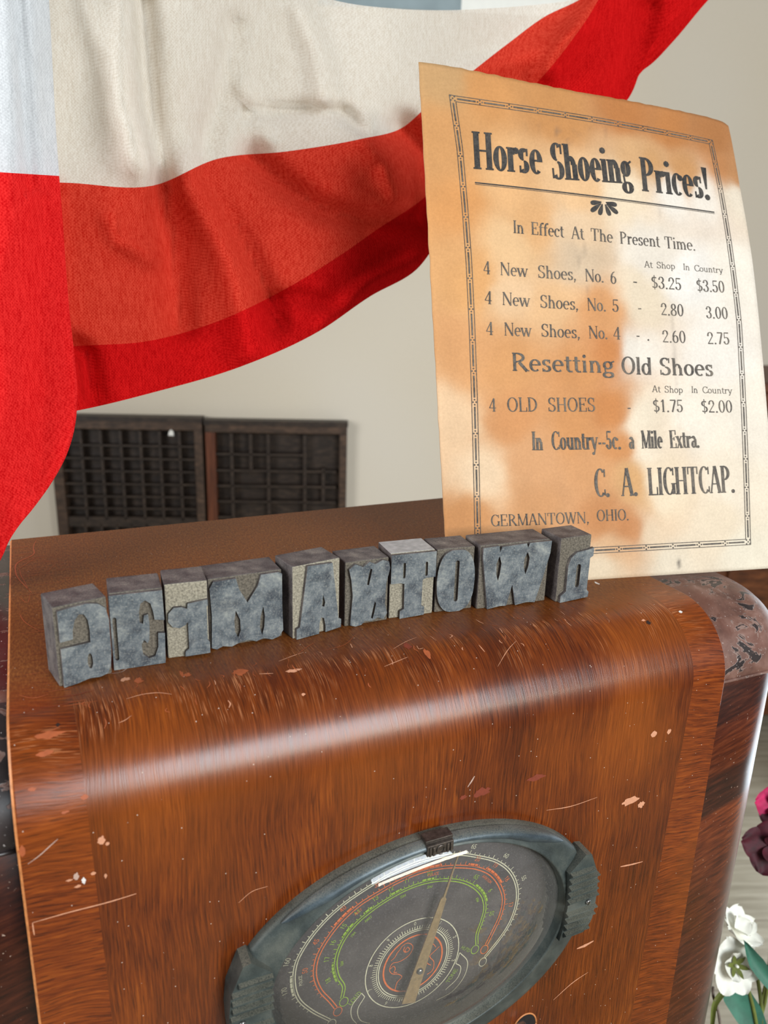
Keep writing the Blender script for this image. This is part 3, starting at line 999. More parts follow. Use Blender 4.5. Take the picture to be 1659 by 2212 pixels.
def letters(text, width, h, style):
    """quads (lists of four (a, b)) of a word set to the given width and cap height"""
    thick, thin, ser = (q * h for q in FONTS[style])
    nat = sum(GL[c][0] for c in text)
    sx = width / nat
    out = []
    x0 = 0.0

    def line(P, wf):
        n = len(P)
        for i in range(n - 1):
            q = []
            for k in (i, i + 1):
                a, b = P[max(k - 1, 0)], P[min(k + 1, n - 1)]
                dx, dy = b[0] - a[0], b[1] - a[1]
                l = math.hypot(dx, dy) or 1
                w = wf(k) / 2
                q.append(((P[k][0] - dy / l * w, P[k][1] + dx / l * w), (P[k][0] + dy / l * w, P[k][1] - dx / l * w)))
            out.append([q[0][0], q[0][1], q[1][1], q[1][0]])

    def serif(x, y, half, up):
        t_ = thin * 0.9
        y0, y1 = (y, y + t_) if up else (y - t_, y)
        out.append([(x - half, y0), (x + half, y0), (x + half, y1), (x - half, y1)])

    for ch in text:
        adv, strokes = GL[ch]
        for st in strokes:
            q = st.split()
            k = q[0]
            num = []
            fl = ''
            for z in q[1:]:
                try:
                    num.append(float(z))
                except ValueError:
                    fl = z
            X = lambda v: x0 + v * sx
            Y = lambda v: v * h
            if k in ('v', 't', 'tb'):
                x, ya, yb = num
                w = thick if k == 'v' else (thin if k == 't' else thin * 1.1)
                line([(X(x), Y(ya)), (X(x), Y(yb))], lambda i: w)
                if ser:
                    if 'b' in fl:
                        serif(X(x), Y(ya), w / 2 + ser, True)
                    if 't' in fl:
                        serif(X(x), Y(yb), w / 2 + ser, False)
                    if 's' in fl:
                        serif(X(x) - ser / 2, Y(yb), w / 2 + ser / 2, False)
            elif k in ('h', 'K'):
                xa, xb, y = num
                w = thin if k == 'h' else max(thin, thick * .75)
                yy = Y(y) - (w / 2 if y >= .99 else (-w / 2 if y <= .01 else 0))
                line([(X(xa), yy), (X(xb), yy)], lambda i: w)
            elif k in ('n', 'k'):
                xa, ya, xb, yb = num
                w = thick * 1.02 if k == 'k' else thin * 1.15
                if ch == '!':
                    line([(X(xa), Y(ya)), (X(xb), Y(yb))], lambda i: (thick * 1.25, thick * .35)[i])
                else:
                    line([(X(xa), Y(ya)), (X(xb), Y(yb))], lambda i: w)
                if ser:
                    lo, hi = ((xa, ya), (xb, yb)) if ya < yb else ((xb, yb), (xa, ya))
                    if 'b' in fl:
                        serif(X(lo[0]), Y(lo[1]), w / 2 + ser, True)
                    if 't' in fl:
                        serif(X(hi[0]), Y(hi[1]), w / 2 + ser, False)
            elif k == 'a':
                cx_, cy_, rx, ry, a0, a1 = num
                n = max(8, int(abs(a1 - a0) / 12))
                rx_ = max(rx * sx - thick / 2 * 0.55, thick * .5)
                ry_ = ry * h - thin / 2
                A = [math.radians(a0 + (a1 - a0) * i / n) for i in range(n + 1)]
                P = [(X(cx_) + rx_ * math.cos(a), Y(cy_) + ry_ * math.sin(a)) for a in A]
                line(P, lambda i: thin + (thick - thin) * abs(math.cos(A[i])) ** 1.4)
            elif k == '.':
                x, y = num
                r = max(thick * .62, thin * .9)
                out.append([(X(x) + r * math.cos(PI * i / 4), Y(y) + r * math.sin(PI * i / 4)) for i in range(8)])
        x0 += adv * sx
    return out


def dial_text(mb, text, x, z, ang, h, width=None):
    """text centred at (x, z) on the card, turned by ang degrees"""
    width = width or h * 0.62 * len(text)
    ca, sa = math.cos(math.radians(ang)), math.sin(math.radians(ang))
    for q in letters(text, width, h, 'D'):
        mb.poly([(x + (a - width / 2) * ca - (b - h / 2) * sa, YP, z + (a - width / 2) * sa + (b - h / 2) * ca) for a, b in q])


def along(Q, t):
    """point and direction at the fraction t of a polyline"""
    L = [math.dist(Q[i], Q[i + 1]) for i in range(len(Q) - 1)]
    d = t * sum(L)
    for i, l in enumerate(L):
        if d <= l or i == len(L) - 1:
            k = d / l
            return (Q[i][0] + (Q[i + 1][0] - Q[i][0]) * k, Q[i][1] + (Q[i + 1][1] - Q[i][1]) * k), ((Q[i + 1][0] - Q[i][0]) / l, (Q[i + 1][1] - Q[i][1]) / l)
        d -= l


def scale_band(P, mat, name, nums, names, thick_spans, minor, gap, outside=1):
    mb = MB()
    Q = catmull(P, 8)
    ribbon(mb, offset_line(Q, gap), 0.00062, 0)
    ribbon(mb, offset_line(Q, -gap), 0.00062, 0)
    for i in range(1, minor):
        (x, z), (dx, dz) = along(Q, 0.05 + 0.9 * i / minor)
        nx, nz = -dz, dx
        l = 0.0026 if i % 5 == 0 else 0.0016
        ribbon(mb, [(x + nx * gap, z + nz * gap), (x + nx * (gap + l), z + nz * (gap + l))], 0.0004, 0)
    for t0, t1 in thick_spans:
        seg = [along(Q, t0 + (t1 - t0) * i / 10) for i in range(11)]
        ribbon(mb, [(p[0] - d[1] * (gap + .0008), p[1] + d[0] * (gap + .0008)) for p, d in seg], 0.0016, 0)
    for t, s in nums:
        (x, z), (dx, dz) = along(Q, t)
        dial_text(mb, s, x - dz * 0.0058, z + dx * 0.0058, math.degrees(math.atan2(dz, dx)), 0.0030)
    for t, s in names:
        (x, z), (dx, dz) = along(Q, t)
        dial_text(mb, s, x + dz * 0.0036, z - dx * 0.0036, math.degrees(math.atan2(dz, dx)), 0.0019)
    for p in (P[0], P[-1]):
        c_ = (p[0] + (0.0012 if p is P[0] else -0.0012), p[1] - 0.0032)
        ribbon(mb, ell(c_[0], c_[1], 0.0026, 0.0031, 24), 0.0005, 0, True)
    return tag(mb.build(name, mat, card, recalc=False))


scale_band(WHITE_L, M_CR, 'cream_scale', [(.14, '170'), (.20, '160'), (.63, '65'), (.72, '60'), (.80, '55')], [(.15, 'POLICE')], [(.12, .17)], 70, 0.0007)
scale_band(ORANGE_L, M_OR, 'orange_scale', [(.16, '50'), (.23, '45'), (.32, '40'), (.41, '35'), (.68, '20'), (.74, '19'), (.80, '18'), (.88, '17')], [(.34, 'AMAT'), (.56, 'POLICE'), (.75, 'AVIATION')], [(.28, .34), (.50, .58), (.66, .69), (.72, .80)], 60, 0.0009)
scale_band(GREEN_L, M_GR, 'green_scale', [(.10, '18'), (.17, '17'), (.22, '16'), (.27, '15'), (.32, '14'), (.38, '13'), (.43, '12'), (.48, '11'), (.55, '10'), (.72, '65'), (.80, '6'), (.88, '55')], [(.14, '16M'), (.26, '19M'), (.33, 'AMAT'), (.46, '25M'), (.56, '31M'), (.80, '49M')], [(.08, .15), (.24, .29), (.33, .36), (.42, .46), (.53, .57), (.74, .83)], 60, 0.0008)
GX, GZ = 0.1965, -0.1885
mb = MB()
ribbon(mb, ell(GX, GZ, 0.0190, 0.0196, 64), 0.0010, 0, True)
mp = [[(0.1887, -0.1733), (0.1916, -0.1722), (0.1958, -0.1762), (0.194, -0.1811), (0.190, -0.1834), (0.1871, -0.1839), (0.1831, -0.1835), (0.1813, -0.1873), (0.1829, -0.1908), (0.1874, -0.1932), (0.1895, -0.1958), (0.1866, -0.1987), (0.1853, -0.2039)],
      [(0.1813, -0.1873), (0.1838, -0.1858), (0.1850, -0.1885), (0.1842, -0.1905), (0.1862, -0.1912)], [(0.1820, -0.1812), (0.1842, -0.1798), (0.1858, -0.1770), (0.1875, -0.1752), (0.1887, -0.1733)],
      [(0.1925, -0.1752), (0.1908, -0.1770), (0.1920, -0.1788), (0.1936, -0.1775), (0.1925, -0.1752)], [(0.1905, -0.1745), (0.1898, -0.1765), (0.1912, -0.1790)],
      [(0.2134, -0.1829), (0.2104, -0.1852), (0.2075, -0.1875), (0.2103, -0.1933), (0.2091, -0.1998), (0.2061, -0.2009)], [(0.2050, -0.1795), (0.2072, -0.1780), (0.2095, -0.1800), (0.2110, -0.1825)], [(0.2075, -0.1875), (0.2055, -0.1890), (0.2060, -0.1925), (0.2085, -0.1950)]]
for q in mp:
    ribbon(mb, q, 0.00045, 5)
mb.build('globe_map', M_OR, card, recalc=False)
mb = MB()
ribbon(mb, ell(GX, GZ, 0.0222, 0.0228, 64), 0.0006, 0, True)
ribbon(mb, ell(GX, GZ, 0.0234, 0.0240, 64), 0.0005, 0, True)
ribbon(mb, ell(GX, GZ, 0.0302, 0.0308, 64), 0.0006, 0, True)
for i in range(100):
    a = 2 * PI * i / 100
    r0, r1 = 0.0240, 0.0262 if i % 10 else 0.0270
    ribbon(mb, [(GX + r0 * math.cos(a), GZ + r0 * math.sin(a)), (GX + r1 * math.cos(a), GZ + r1 * math.sin(a))], 0.0004, 0)
for i in range(10):
    a = PI / 2 - 2 * PI * i / 10
    dial_text(mb, str(i), GX + 0.0284 * math.cos(a), GZ + 0.0284 * math.sin(a), math.degrees(a) - 90, 0.0024)
for P in ([(0.1642, -0.1972), (0.1583, -0.2046), (0.1585, -0.2128), (0.1616, -0.2188)], [(0.1662, -0.2008), (0.1621, -0.2081), (0.1639, -0.2171), (0.1700, -0.2224)],
          [(0.2277, -0.1931), (0.2337, -0.2026), (0.2322, -0.2128), (0.2241, -0.2216), (0.2134, -0.2239)], [(0.2255, -0.2005), (0.2290, -0.2043), (0.2279, -0.2115), (0.2195, -0.2182)]):
    ribbon(mb, P, 0.0005, 6)
ribbon(mb, [(0.1642, -0.1972), (0.1662, -0.2008)], 0.0005, 0)
ribbon(mb, [(0.2277, -0.1931), (0.2255, -0.2005)], 0.0005, 0)
mb.build('globe_rings', M_CR, card, recalc=False)
for nm, txt, x, z, ang, h_, w_ in (('volume_print', 'LOUD', 0.1600, -0.1992, 44, 0.0032, 0.0096), ('tone_print', 'TONE', 0.2232, -0.2090, 54, 0.0030, 0.0100),
                                   ('fidelity_print', 'HI.FID', 0.2318, -0.1920, -42, 0.0024, 0.0084)):
    mb = MB()
    dial_text(mb, txt, x, z, ang, h_, w_)
    mb.build(nm, M_GR, card, recalc=False)

# spring ring that holds the glass
mb = MB()
K = 900
mb.tube([(DX + (IA + 0.0006 + 0.0011 * math.cos(i * 2 * PI / 5)) * math.cos(2 * PI * i / K), -0.0040 + 0.0013 * math.sin(i * 2 * PI / 5), DZ + (IB + 0.0006 + 0.0011 * math.cos(i * 2 * PI / 5)) * math.sin(2 * PI * i / K)) for i in range(K + 1)], 0.00042, 5)
mb.build('spring_ring', M_COIL, radio)

# pointer
mb = MB()
px, pz = 0.1974, -0.1881
tip = Vector((0.2190, -0.1127))
d = (tip - Vector((px, pz))).normalized()
nrm = Vector((-d.y, d.x))
yn = 0.0006


def np_(a, b, y=yn):
    q = Vector((px, pz)) + d * a + nrm * b
    return (q.x, y, q.y)


outl = [(-0.0225, -0.0044), (0.0, -0.0038), (0.030, -0.0026), (0.0475, -0.0019), (0.0492, -0.0007), (0.0784, -0.00028), (0.0784, 0.00028), (0.0492, 0.0007), (0.0475, 0.0019), (0.030, 0.0026), (0.0, 0.0038), (-0.0225, 0.0044)]
mb.prism(outl, [], 0.0012, 0.0004, lambda a, b, z: np_(a, b, z))
ptr = mb.build('pointer', M_NEEDLE, radio)
mb = MB()
mb.tube([(px, 0.0068, pz), (px, -0.0004, pz), (px, -0.0012, pz)], [0.0020, 0.0020, 0.0013], 16)
mb.build('pivot_pin', M_STEEL, ptr)

# domed glass
mb = MB()
rows = []
for i in range(15):
    k = 0.03 + 0.97 * i / 14
    rows.append([(DX + IA * 0.995 * k * math.cos(2 * PI * j / 72), -0.0040 - 0.0135 * (1 - k ** 4), DZ + IB * 0.995 * k * math.sin(2 * PI * j / 72)) for j in range(72)])
mb.grid(rows, 0, True, True)
mb.face([mb.vert(p) for p in rows[0]], 0, True)
tag(mb.build('dial_glass', M_GLASS, radio), 'domed clear glass over the dial')

# oval hole with a lever stub below the dial
mb = MB()
hx, hz = 0.2755, -0.2655
mb.face([mb.vert((hx + 0.0088 * math.cos(2 * PI * i / 32), -0.0003, hz + 0.0108 * math.sin(2 * PI * i / 32))) for i in range(32)])
hole = mb.build('shaft_hole', simple('hole_shade', C(26, 18, 14), 0.9, 0.3, 300), radio, recalc=False)  # flat disc on the uncut panel, the hole's inner shade put into its colour
mb = MB()
mb.tube([(hx + 0.0090 * math.cos(2 * PI * i / 32), -0.0002, hz + 0.0110 * math.sin(2 * PI * i / 32)) for i in range(33)], 0.0006, 6)
mb.build('hole_rim', M_EDGE, hole)
mb = MB()
mb.box((-0.0034, -0.0075, -0.016), (0.0034, 0.0, 0.0075), 0, Matrix.Translation((hx - 0.003, 0.002, hz)) @ Matrix.Rotation(math.radians(-14), 4, 'Y'))
tag(mb.build('lever_stub', M_STEEL, hole, bevel=0.0008), 'grey steel lever stub in the hole')

# ------------------------------------------------------------------ ten type blocks in a row on top of the radio
def rr(cx, cy, rx, ry, n=18):
    return ell(cx, cy, rx, ry, n)[::-1]


def slot(cx, cy, rx, ry, n=8):
    """upright slot with round ends"""
    return (ell(cx, cy + ry - rx * 1.0, rx, rx * .7, n, 0, 180, True) + ell(cx, cy - ry + rx * 1.0, rx, rx * .7, n, 180, 360, True))[::-1]


F = {}
F['G'] = ([(0.06, 0), (.30, .01), (.55, .035), (.75, .02), (.90, .04), (.97, .13), (1, .30), (1, .75), (.95, .89), (.82, .97), (.60, 1), (.30, .99), (0.06, .97), (.06, .585), (.30, .59), (.31, .70), (.36, .82), (.45, .885), (.54, .87), (.60, .79), (.62, .66), (.62, .50), (.06, .50)], [rr(.585, .26, .052, .10)])
F['e'] = ([(0, 0), (.98, .005), (1, .42), (.87, .43), (.86, .24), (.79, .12), (.67, .10), (.56, .17), (.545, .30), (.60, .36), (.66, .31), (.70, .36), (.715, .56), (.70, .70), (.62, .69), (.60, .58), (.535, .60), (.53, .74), (.57, .85), (.66, .89), (.76, .84), (.80, .72), (.82, .62), (1, .60), (.99, 1), (0, 1)], [slot(.075, .42, .035, .30)])
F['r'] = ([(.40, .02), (.41, .09), (.50, .13), (.50, .50), (.44, .46), (.30, .43), (.14, .45), (.04, .53), (.05, .64), (.18, .71), (.36, .71), (.49, .68), (.51, .75), (.98, .78), (.98, .70), (.95, .68), (.95, .22), (1, .18), (1, .03)], [])
F['M'] = ([(.01, .03), (.08, .0), (.16, .035), (.28, .0), (.40, .05), (.52, .06), (.62, .02), (.72, .045), (.84, .0), (.94, .03), (1, .12), (.99, .5), (.99, .97), (.94, 1), (.70, .995), (.65, .84), (.51, .62), (.405, .82), (.36, .995), (.06, .99), (.01, .90), (.03, .5)],
          [[(.345, .53), (.40, .38), (.405, .22), (.37, .12), (.33, .22), (.32, .38)], [(.725, .53), (.745, .38), (.735, .22), (.70, .10), (.67, .22), (.685, .38)]])
F['A'] = ([(.05, 0), (.52, .01), (.53, .16), (.57, .24), (.63, .22), (.66, .10), (.66, .01), (1, .03), (1, .15), (.94, .17), (.80, .98), (.28, 1), (.12, .17), (.05, .15)], [[(.61, .56), (.65, .44), (.63, .38), (.58, .40)]])
F['N'] = ([(.10, .03), (.22, 0), (.36, .01), (.44, .07), (.60, .05), (.74, .09), (.88, .05), (.96, .14), (.90, .30), (.92, .62), (1, .86), (.97, .97), (.82, 1), (.66, .95), (.52, 1), (.38, .93), (.20, .99), (.06, .92), (.11, .75), (.15, .5), (.12, .22)],
          [[(.47, .64), (.50, .78), (.545, .89), (.585, .88), (.555, .76), (.515, .63)], [(.585, .10), (.62, .24), (.665, .36), (.69, .32), (.66, .18), (.62, .08)]])
F['T'] = ([(.22, 0), (.77, .02), (.77, .14), (.70, .17), (.71, .58), (.78, .60), (1, .60), (1, 1), (0, 1), (0, .56), (.22, .56), (.30, .54), (.31, .15), (.22, .12)], [slot(.29, .75, .028, .13), slot(.79, .74, .030, .12)])
F['O'] = ([(.5 + .5 * (abs(math.cos(a)) ** .72) * (1 if math.cos(a) >= 0 else -1), .5 + .5 * (abs(math.sin(a)) ** .85) * (1 if math.sin(a) >= 0 else -1)) for a in [2 * PI * i / 40 for i in range(40)]], [slot(.52, .5, .055, .35)])
F['W'] = ([(.13, 0), (.30, .03), (.40, .02), (.47, .36), (.53, .01), (.70, .04), (.82, .02), (.92, .45), (.99, .80), (1, 1), (.68, 1), (.655, .93), (.63, 1), (.28, .98), (.26, .90), (.24, 1), (.02, .99), (.02, .85), (.06, .55)],
          [[(.255, .84), (.29, .72), (.275, .55), (.255, .44), (.225, .55), (.215, .72)], [(.655, .86), (.69, .76), (.68, .62), (.645, .50), (.615, .62), (.615, .76)]])
F['n'] = ([(.04, 0), (.96, .02), (.97, .10), (.90, .15), (.90, .66), (1, .69), (1, .82), (.80, .80), (.45, .78), (.26, .70), (.20, .58), (.20, .17), (.04, .11)], [slot(.55, .40, .070, .21)])

BLK = [  # letter, left and right foot of the face (x, y), height, label
 ('G', (.0237, .0552), (.0484, .0606), .0416, 'leftmost grey type block of the row, with a mirrored letter G'),
 ('e', (.0492, .0655), (.0748, .0634), .0412, 'dark blue-grey type block with a mirrored round E, second from the left'),
 ('r', (.0762, .0668), (.0976, .0645), .0416, 'narrow type block with a mirrored small r on cream ground'),
 ('M', (.0990, .0698), (.1394, .0712), .0400, 'wide dark type block with a letter M, between the small r and the letter A'),
 ('A', (.1440, .0655), (.1734, .0706), .0428, 'grey type block with a letter A with pale strips left and right of it'),
 ('N', (.1762, .0704), (.2032, .0706), .0394, 'worn dark grey type block with mirrored letter N, right of the letter A'),
 ('T', (.2045, .0722), (.2325, .0692), .0410, 'type block with a letter T and a silvery worn top'),
 ('O', (.2340, .0708), (.2585, .0676), .0404, 'type block with a raised oval letter O around a narrow slit'),
 ('W', (.2608, .0664), (.3084, .0612), .0413, 'wide type block with a letter W, right beside the block with the letter O'),
 ('n', (.3135, .0575), (.3368, .0580), .0424, 'rightmost type block of the row with a small mirrored n, before the price card'),
]
for ch, a, b, h, lab in BLK:
    a, b = Vector((*a, 0)), Vector((*b, 0))
    w = (b - a).length
    rz = math.atan2(b.y - a.y, b.x - a.x)
    if ch in 'erTOWn':
        rz *= 0.6
    root = thing('type_block', lab, 'type block', (a + b) / 2, rz, 'metal type blocks spelling a town name')
    mb = MB()
    dz = random.uniform(-.0004, .0004)
    mb.box((-w / 2, 0.0021, 0.00002), (w / 2, 0.0233 + dz, h))
    mb.mi[2] = 1                               # gritty ground in front
    mb.mi[1] = 2 if ch == 'T' else 0
    body = mb.build('block_body', [M_BODY, M_GROUND if ch in 'rTA' else M_GROUND2, M_SILVER], root, world=False, bevel=0.0007)
    mb = MB()
    P, H = F[ch]
    jit = lambda a_, b_: (a_ + .006 * noise.noise((a_ * 9, b_ * 9, ord(ch))), b_ + .006 * noise.noise((b_ * 9, a_ * 9, ord(ch) + 5)))
    lo, hi = (0.002, 0.985)
    if ch == 'r':
        hi = 0.98
    x0, x1 = -w / 2, w / 2
    if ch == 'n':
        x0, x1 = -w / 2 + .0010, w / 2 + .0012
    if ch == 'G':
        x0, x1 = -w / 2 + .0002, w / 2 - 0.0002
    mb.prism([jit(*q) for q in P], [[jit(*q) for q in L] for L in H], 0.0023, 0.0,
             lambda p, q, y: (x0 + (x1 - x0) * p, y, h * (lo + (hi - lo) * q)), 0, 1)
    mb.build('letter_face', [M_FACE, M_BODY], root, world=False, bevel=0.0)

# ------------------------------------------------------------------ the price card
PB = Vector((.26006, .10253, 0.0))
PU = Vector((.98204, -.18869, 0)).normalized()
PN0 = Vector((-PU.y, PU.x, 0))
TH = math.radians(20)
PV = Vector((0, 0, 1)) * math.cos(TH) + PN0 * math.sin(TH)
PN = PN0 * math.cos(TH) - Vector((0, 0, 1)) * math.sin(TH)
PW, PH = .2565, .351


def card_pt(u, v, off=0.0):
    """point on the bowed card: u across, v up from the foot, off towards the viewer"""
    d = .031 * (max(u, 0) / PW) ** 1.9 * (max(v, 0) / PH) ** 2.7
    return PB + PU * u + PV * v + PN * (d - off)


def card_top(u):
    return catmull_y([(0, .3524), (.015, .3520), (.037, .3504), (.07, .3478), (.115, .3455), (.179, .3456), (.235, .3462), (.25, .3455), (.2565, .3425)], u)


def card_right(v):
    return catmull_y([(0, .2545), (.02, .2515), (.11, .2500), (.1617, .2512), (.23, .2535), (.29, .2540), (.333, .2562), (.35, .2568)], v)


def catmull_y(P, x):
    for (a, b), (c, d) in zip(P, P[1:]):
        if x <= c:
            t = (x - a) / (c - a)
            return b + (d - b) * t
    return P[-1][1]


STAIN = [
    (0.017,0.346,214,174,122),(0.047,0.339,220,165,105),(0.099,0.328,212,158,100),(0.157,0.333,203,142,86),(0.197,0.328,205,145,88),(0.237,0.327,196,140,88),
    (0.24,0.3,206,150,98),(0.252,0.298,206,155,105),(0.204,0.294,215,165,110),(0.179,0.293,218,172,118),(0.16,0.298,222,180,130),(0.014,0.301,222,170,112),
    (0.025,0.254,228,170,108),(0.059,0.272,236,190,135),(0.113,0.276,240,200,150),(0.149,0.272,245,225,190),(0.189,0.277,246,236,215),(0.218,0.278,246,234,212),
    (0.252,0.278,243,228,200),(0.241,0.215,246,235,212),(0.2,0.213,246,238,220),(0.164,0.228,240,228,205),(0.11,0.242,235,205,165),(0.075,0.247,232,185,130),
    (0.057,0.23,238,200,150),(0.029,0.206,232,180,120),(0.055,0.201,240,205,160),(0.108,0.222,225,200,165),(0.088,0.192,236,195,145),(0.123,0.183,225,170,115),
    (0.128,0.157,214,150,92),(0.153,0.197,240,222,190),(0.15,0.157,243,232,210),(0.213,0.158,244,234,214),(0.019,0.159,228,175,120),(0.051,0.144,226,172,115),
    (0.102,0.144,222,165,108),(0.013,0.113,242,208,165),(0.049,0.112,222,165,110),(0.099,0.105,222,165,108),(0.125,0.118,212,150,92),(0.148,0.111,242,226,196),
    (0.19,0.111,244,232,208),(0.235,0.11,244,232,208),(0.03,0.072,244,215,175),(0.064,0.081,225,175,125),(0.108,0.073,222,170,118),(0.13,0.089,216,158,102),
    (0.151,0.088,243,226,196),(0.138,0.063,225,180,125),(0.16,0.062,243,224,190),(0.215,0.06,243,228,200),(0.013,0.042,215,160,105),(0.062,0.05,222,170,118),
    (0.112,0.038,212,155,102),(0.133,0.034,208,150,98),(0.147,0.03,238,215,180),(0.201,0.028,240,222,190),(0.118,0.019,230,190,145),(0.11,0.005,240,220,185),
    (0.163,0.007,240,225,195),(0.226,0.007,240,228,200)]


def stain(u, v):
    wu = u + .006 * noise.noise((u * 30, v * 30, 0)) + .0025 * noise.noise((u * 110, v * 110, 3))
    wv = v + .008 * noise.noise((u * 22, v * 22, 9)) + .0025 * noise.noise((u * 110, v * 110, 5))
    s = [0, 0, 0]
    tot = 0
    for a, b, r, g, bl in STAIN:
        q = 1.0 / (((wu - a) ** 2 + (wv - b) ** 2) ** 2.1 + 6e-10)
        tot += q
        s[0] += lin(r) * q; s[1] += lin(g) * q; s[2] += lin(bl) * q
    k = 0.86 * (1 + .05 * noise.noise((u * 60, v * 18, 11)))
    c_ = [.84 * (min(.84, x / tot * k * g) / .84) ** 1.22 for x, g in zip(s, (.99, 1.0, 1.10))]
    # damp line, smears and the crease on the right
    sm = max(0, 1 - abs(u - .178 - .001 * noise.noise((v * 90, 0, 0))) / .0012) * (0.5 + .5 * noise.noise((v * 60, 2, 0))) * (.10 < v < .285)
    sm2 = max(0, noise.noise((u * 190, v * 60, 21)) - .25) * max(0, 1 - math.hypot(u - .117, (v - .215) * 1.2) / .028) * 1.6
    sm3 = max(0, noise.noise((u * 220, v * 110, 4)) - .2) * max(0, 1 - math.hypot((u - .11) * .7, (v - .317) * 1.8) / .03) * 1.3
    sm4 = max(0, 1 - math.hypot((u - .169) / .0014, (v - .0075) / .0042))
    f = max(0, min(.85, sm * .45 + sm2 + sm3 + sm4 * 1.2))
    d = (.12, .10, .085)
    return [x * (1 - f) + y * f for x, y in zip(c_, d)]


root = thing('price_card', 'stained tan price card in old type, leaning back upright behind the type blocks', 'sign', PB + PU * PW / 2)
NU, NV = 96, 128
mb = MB()
cols = []
pos = []
for i in range(NV + 1):
    for j in range(NU + 1):
        u, v = j / NU, i / NV
        vv = v * card_top(u * PW)
        uu = u * card_right(vv)
        if j == 0:
            uu += .0006 * noise.noise((v * 30, 1, 0)) - .0006 * v
        if i == NV:
            vv += .0007 * noise.noise((u * 40, 7, 0))
        pos.append((uu, vv))
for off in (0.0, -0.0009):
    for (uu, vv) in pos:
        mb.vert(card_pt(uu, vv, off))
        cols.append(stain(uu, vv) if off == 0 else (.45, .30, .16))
n1 = (NU + 1) * (NV + 1)
for i in range(NV):
    for j in range(NU):
        k = i * (NU + 1) + j
        mb.face((k, k + 1, k + NU + 2, k + NU + 1), 0, True)
        mb.face((n1 + k, n1 + k + NU + 1, n1 + k + NU + 2, n1 + k + 1), 0, True)
rim = [j for j in range(NU + 1)] + [i * (NU + 1) + NU for i in range(1, NV + 1)] + [NV * (NU + 1) + j for j in range(NU - 1, -1, -1)] + [i * (NU + 1) for i in range(NV - 1, 0, -1)]
for a, b in zip(rim, rim[1:] + rim[:1]):
    mb.face((a, n1 + a, n1 + b, b))
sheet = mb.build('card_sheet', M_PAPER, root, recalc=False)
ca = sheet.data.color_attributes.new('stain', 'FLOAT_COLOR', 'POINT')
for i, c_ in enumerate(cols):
    ca.data[i].color = (*c_, 1)

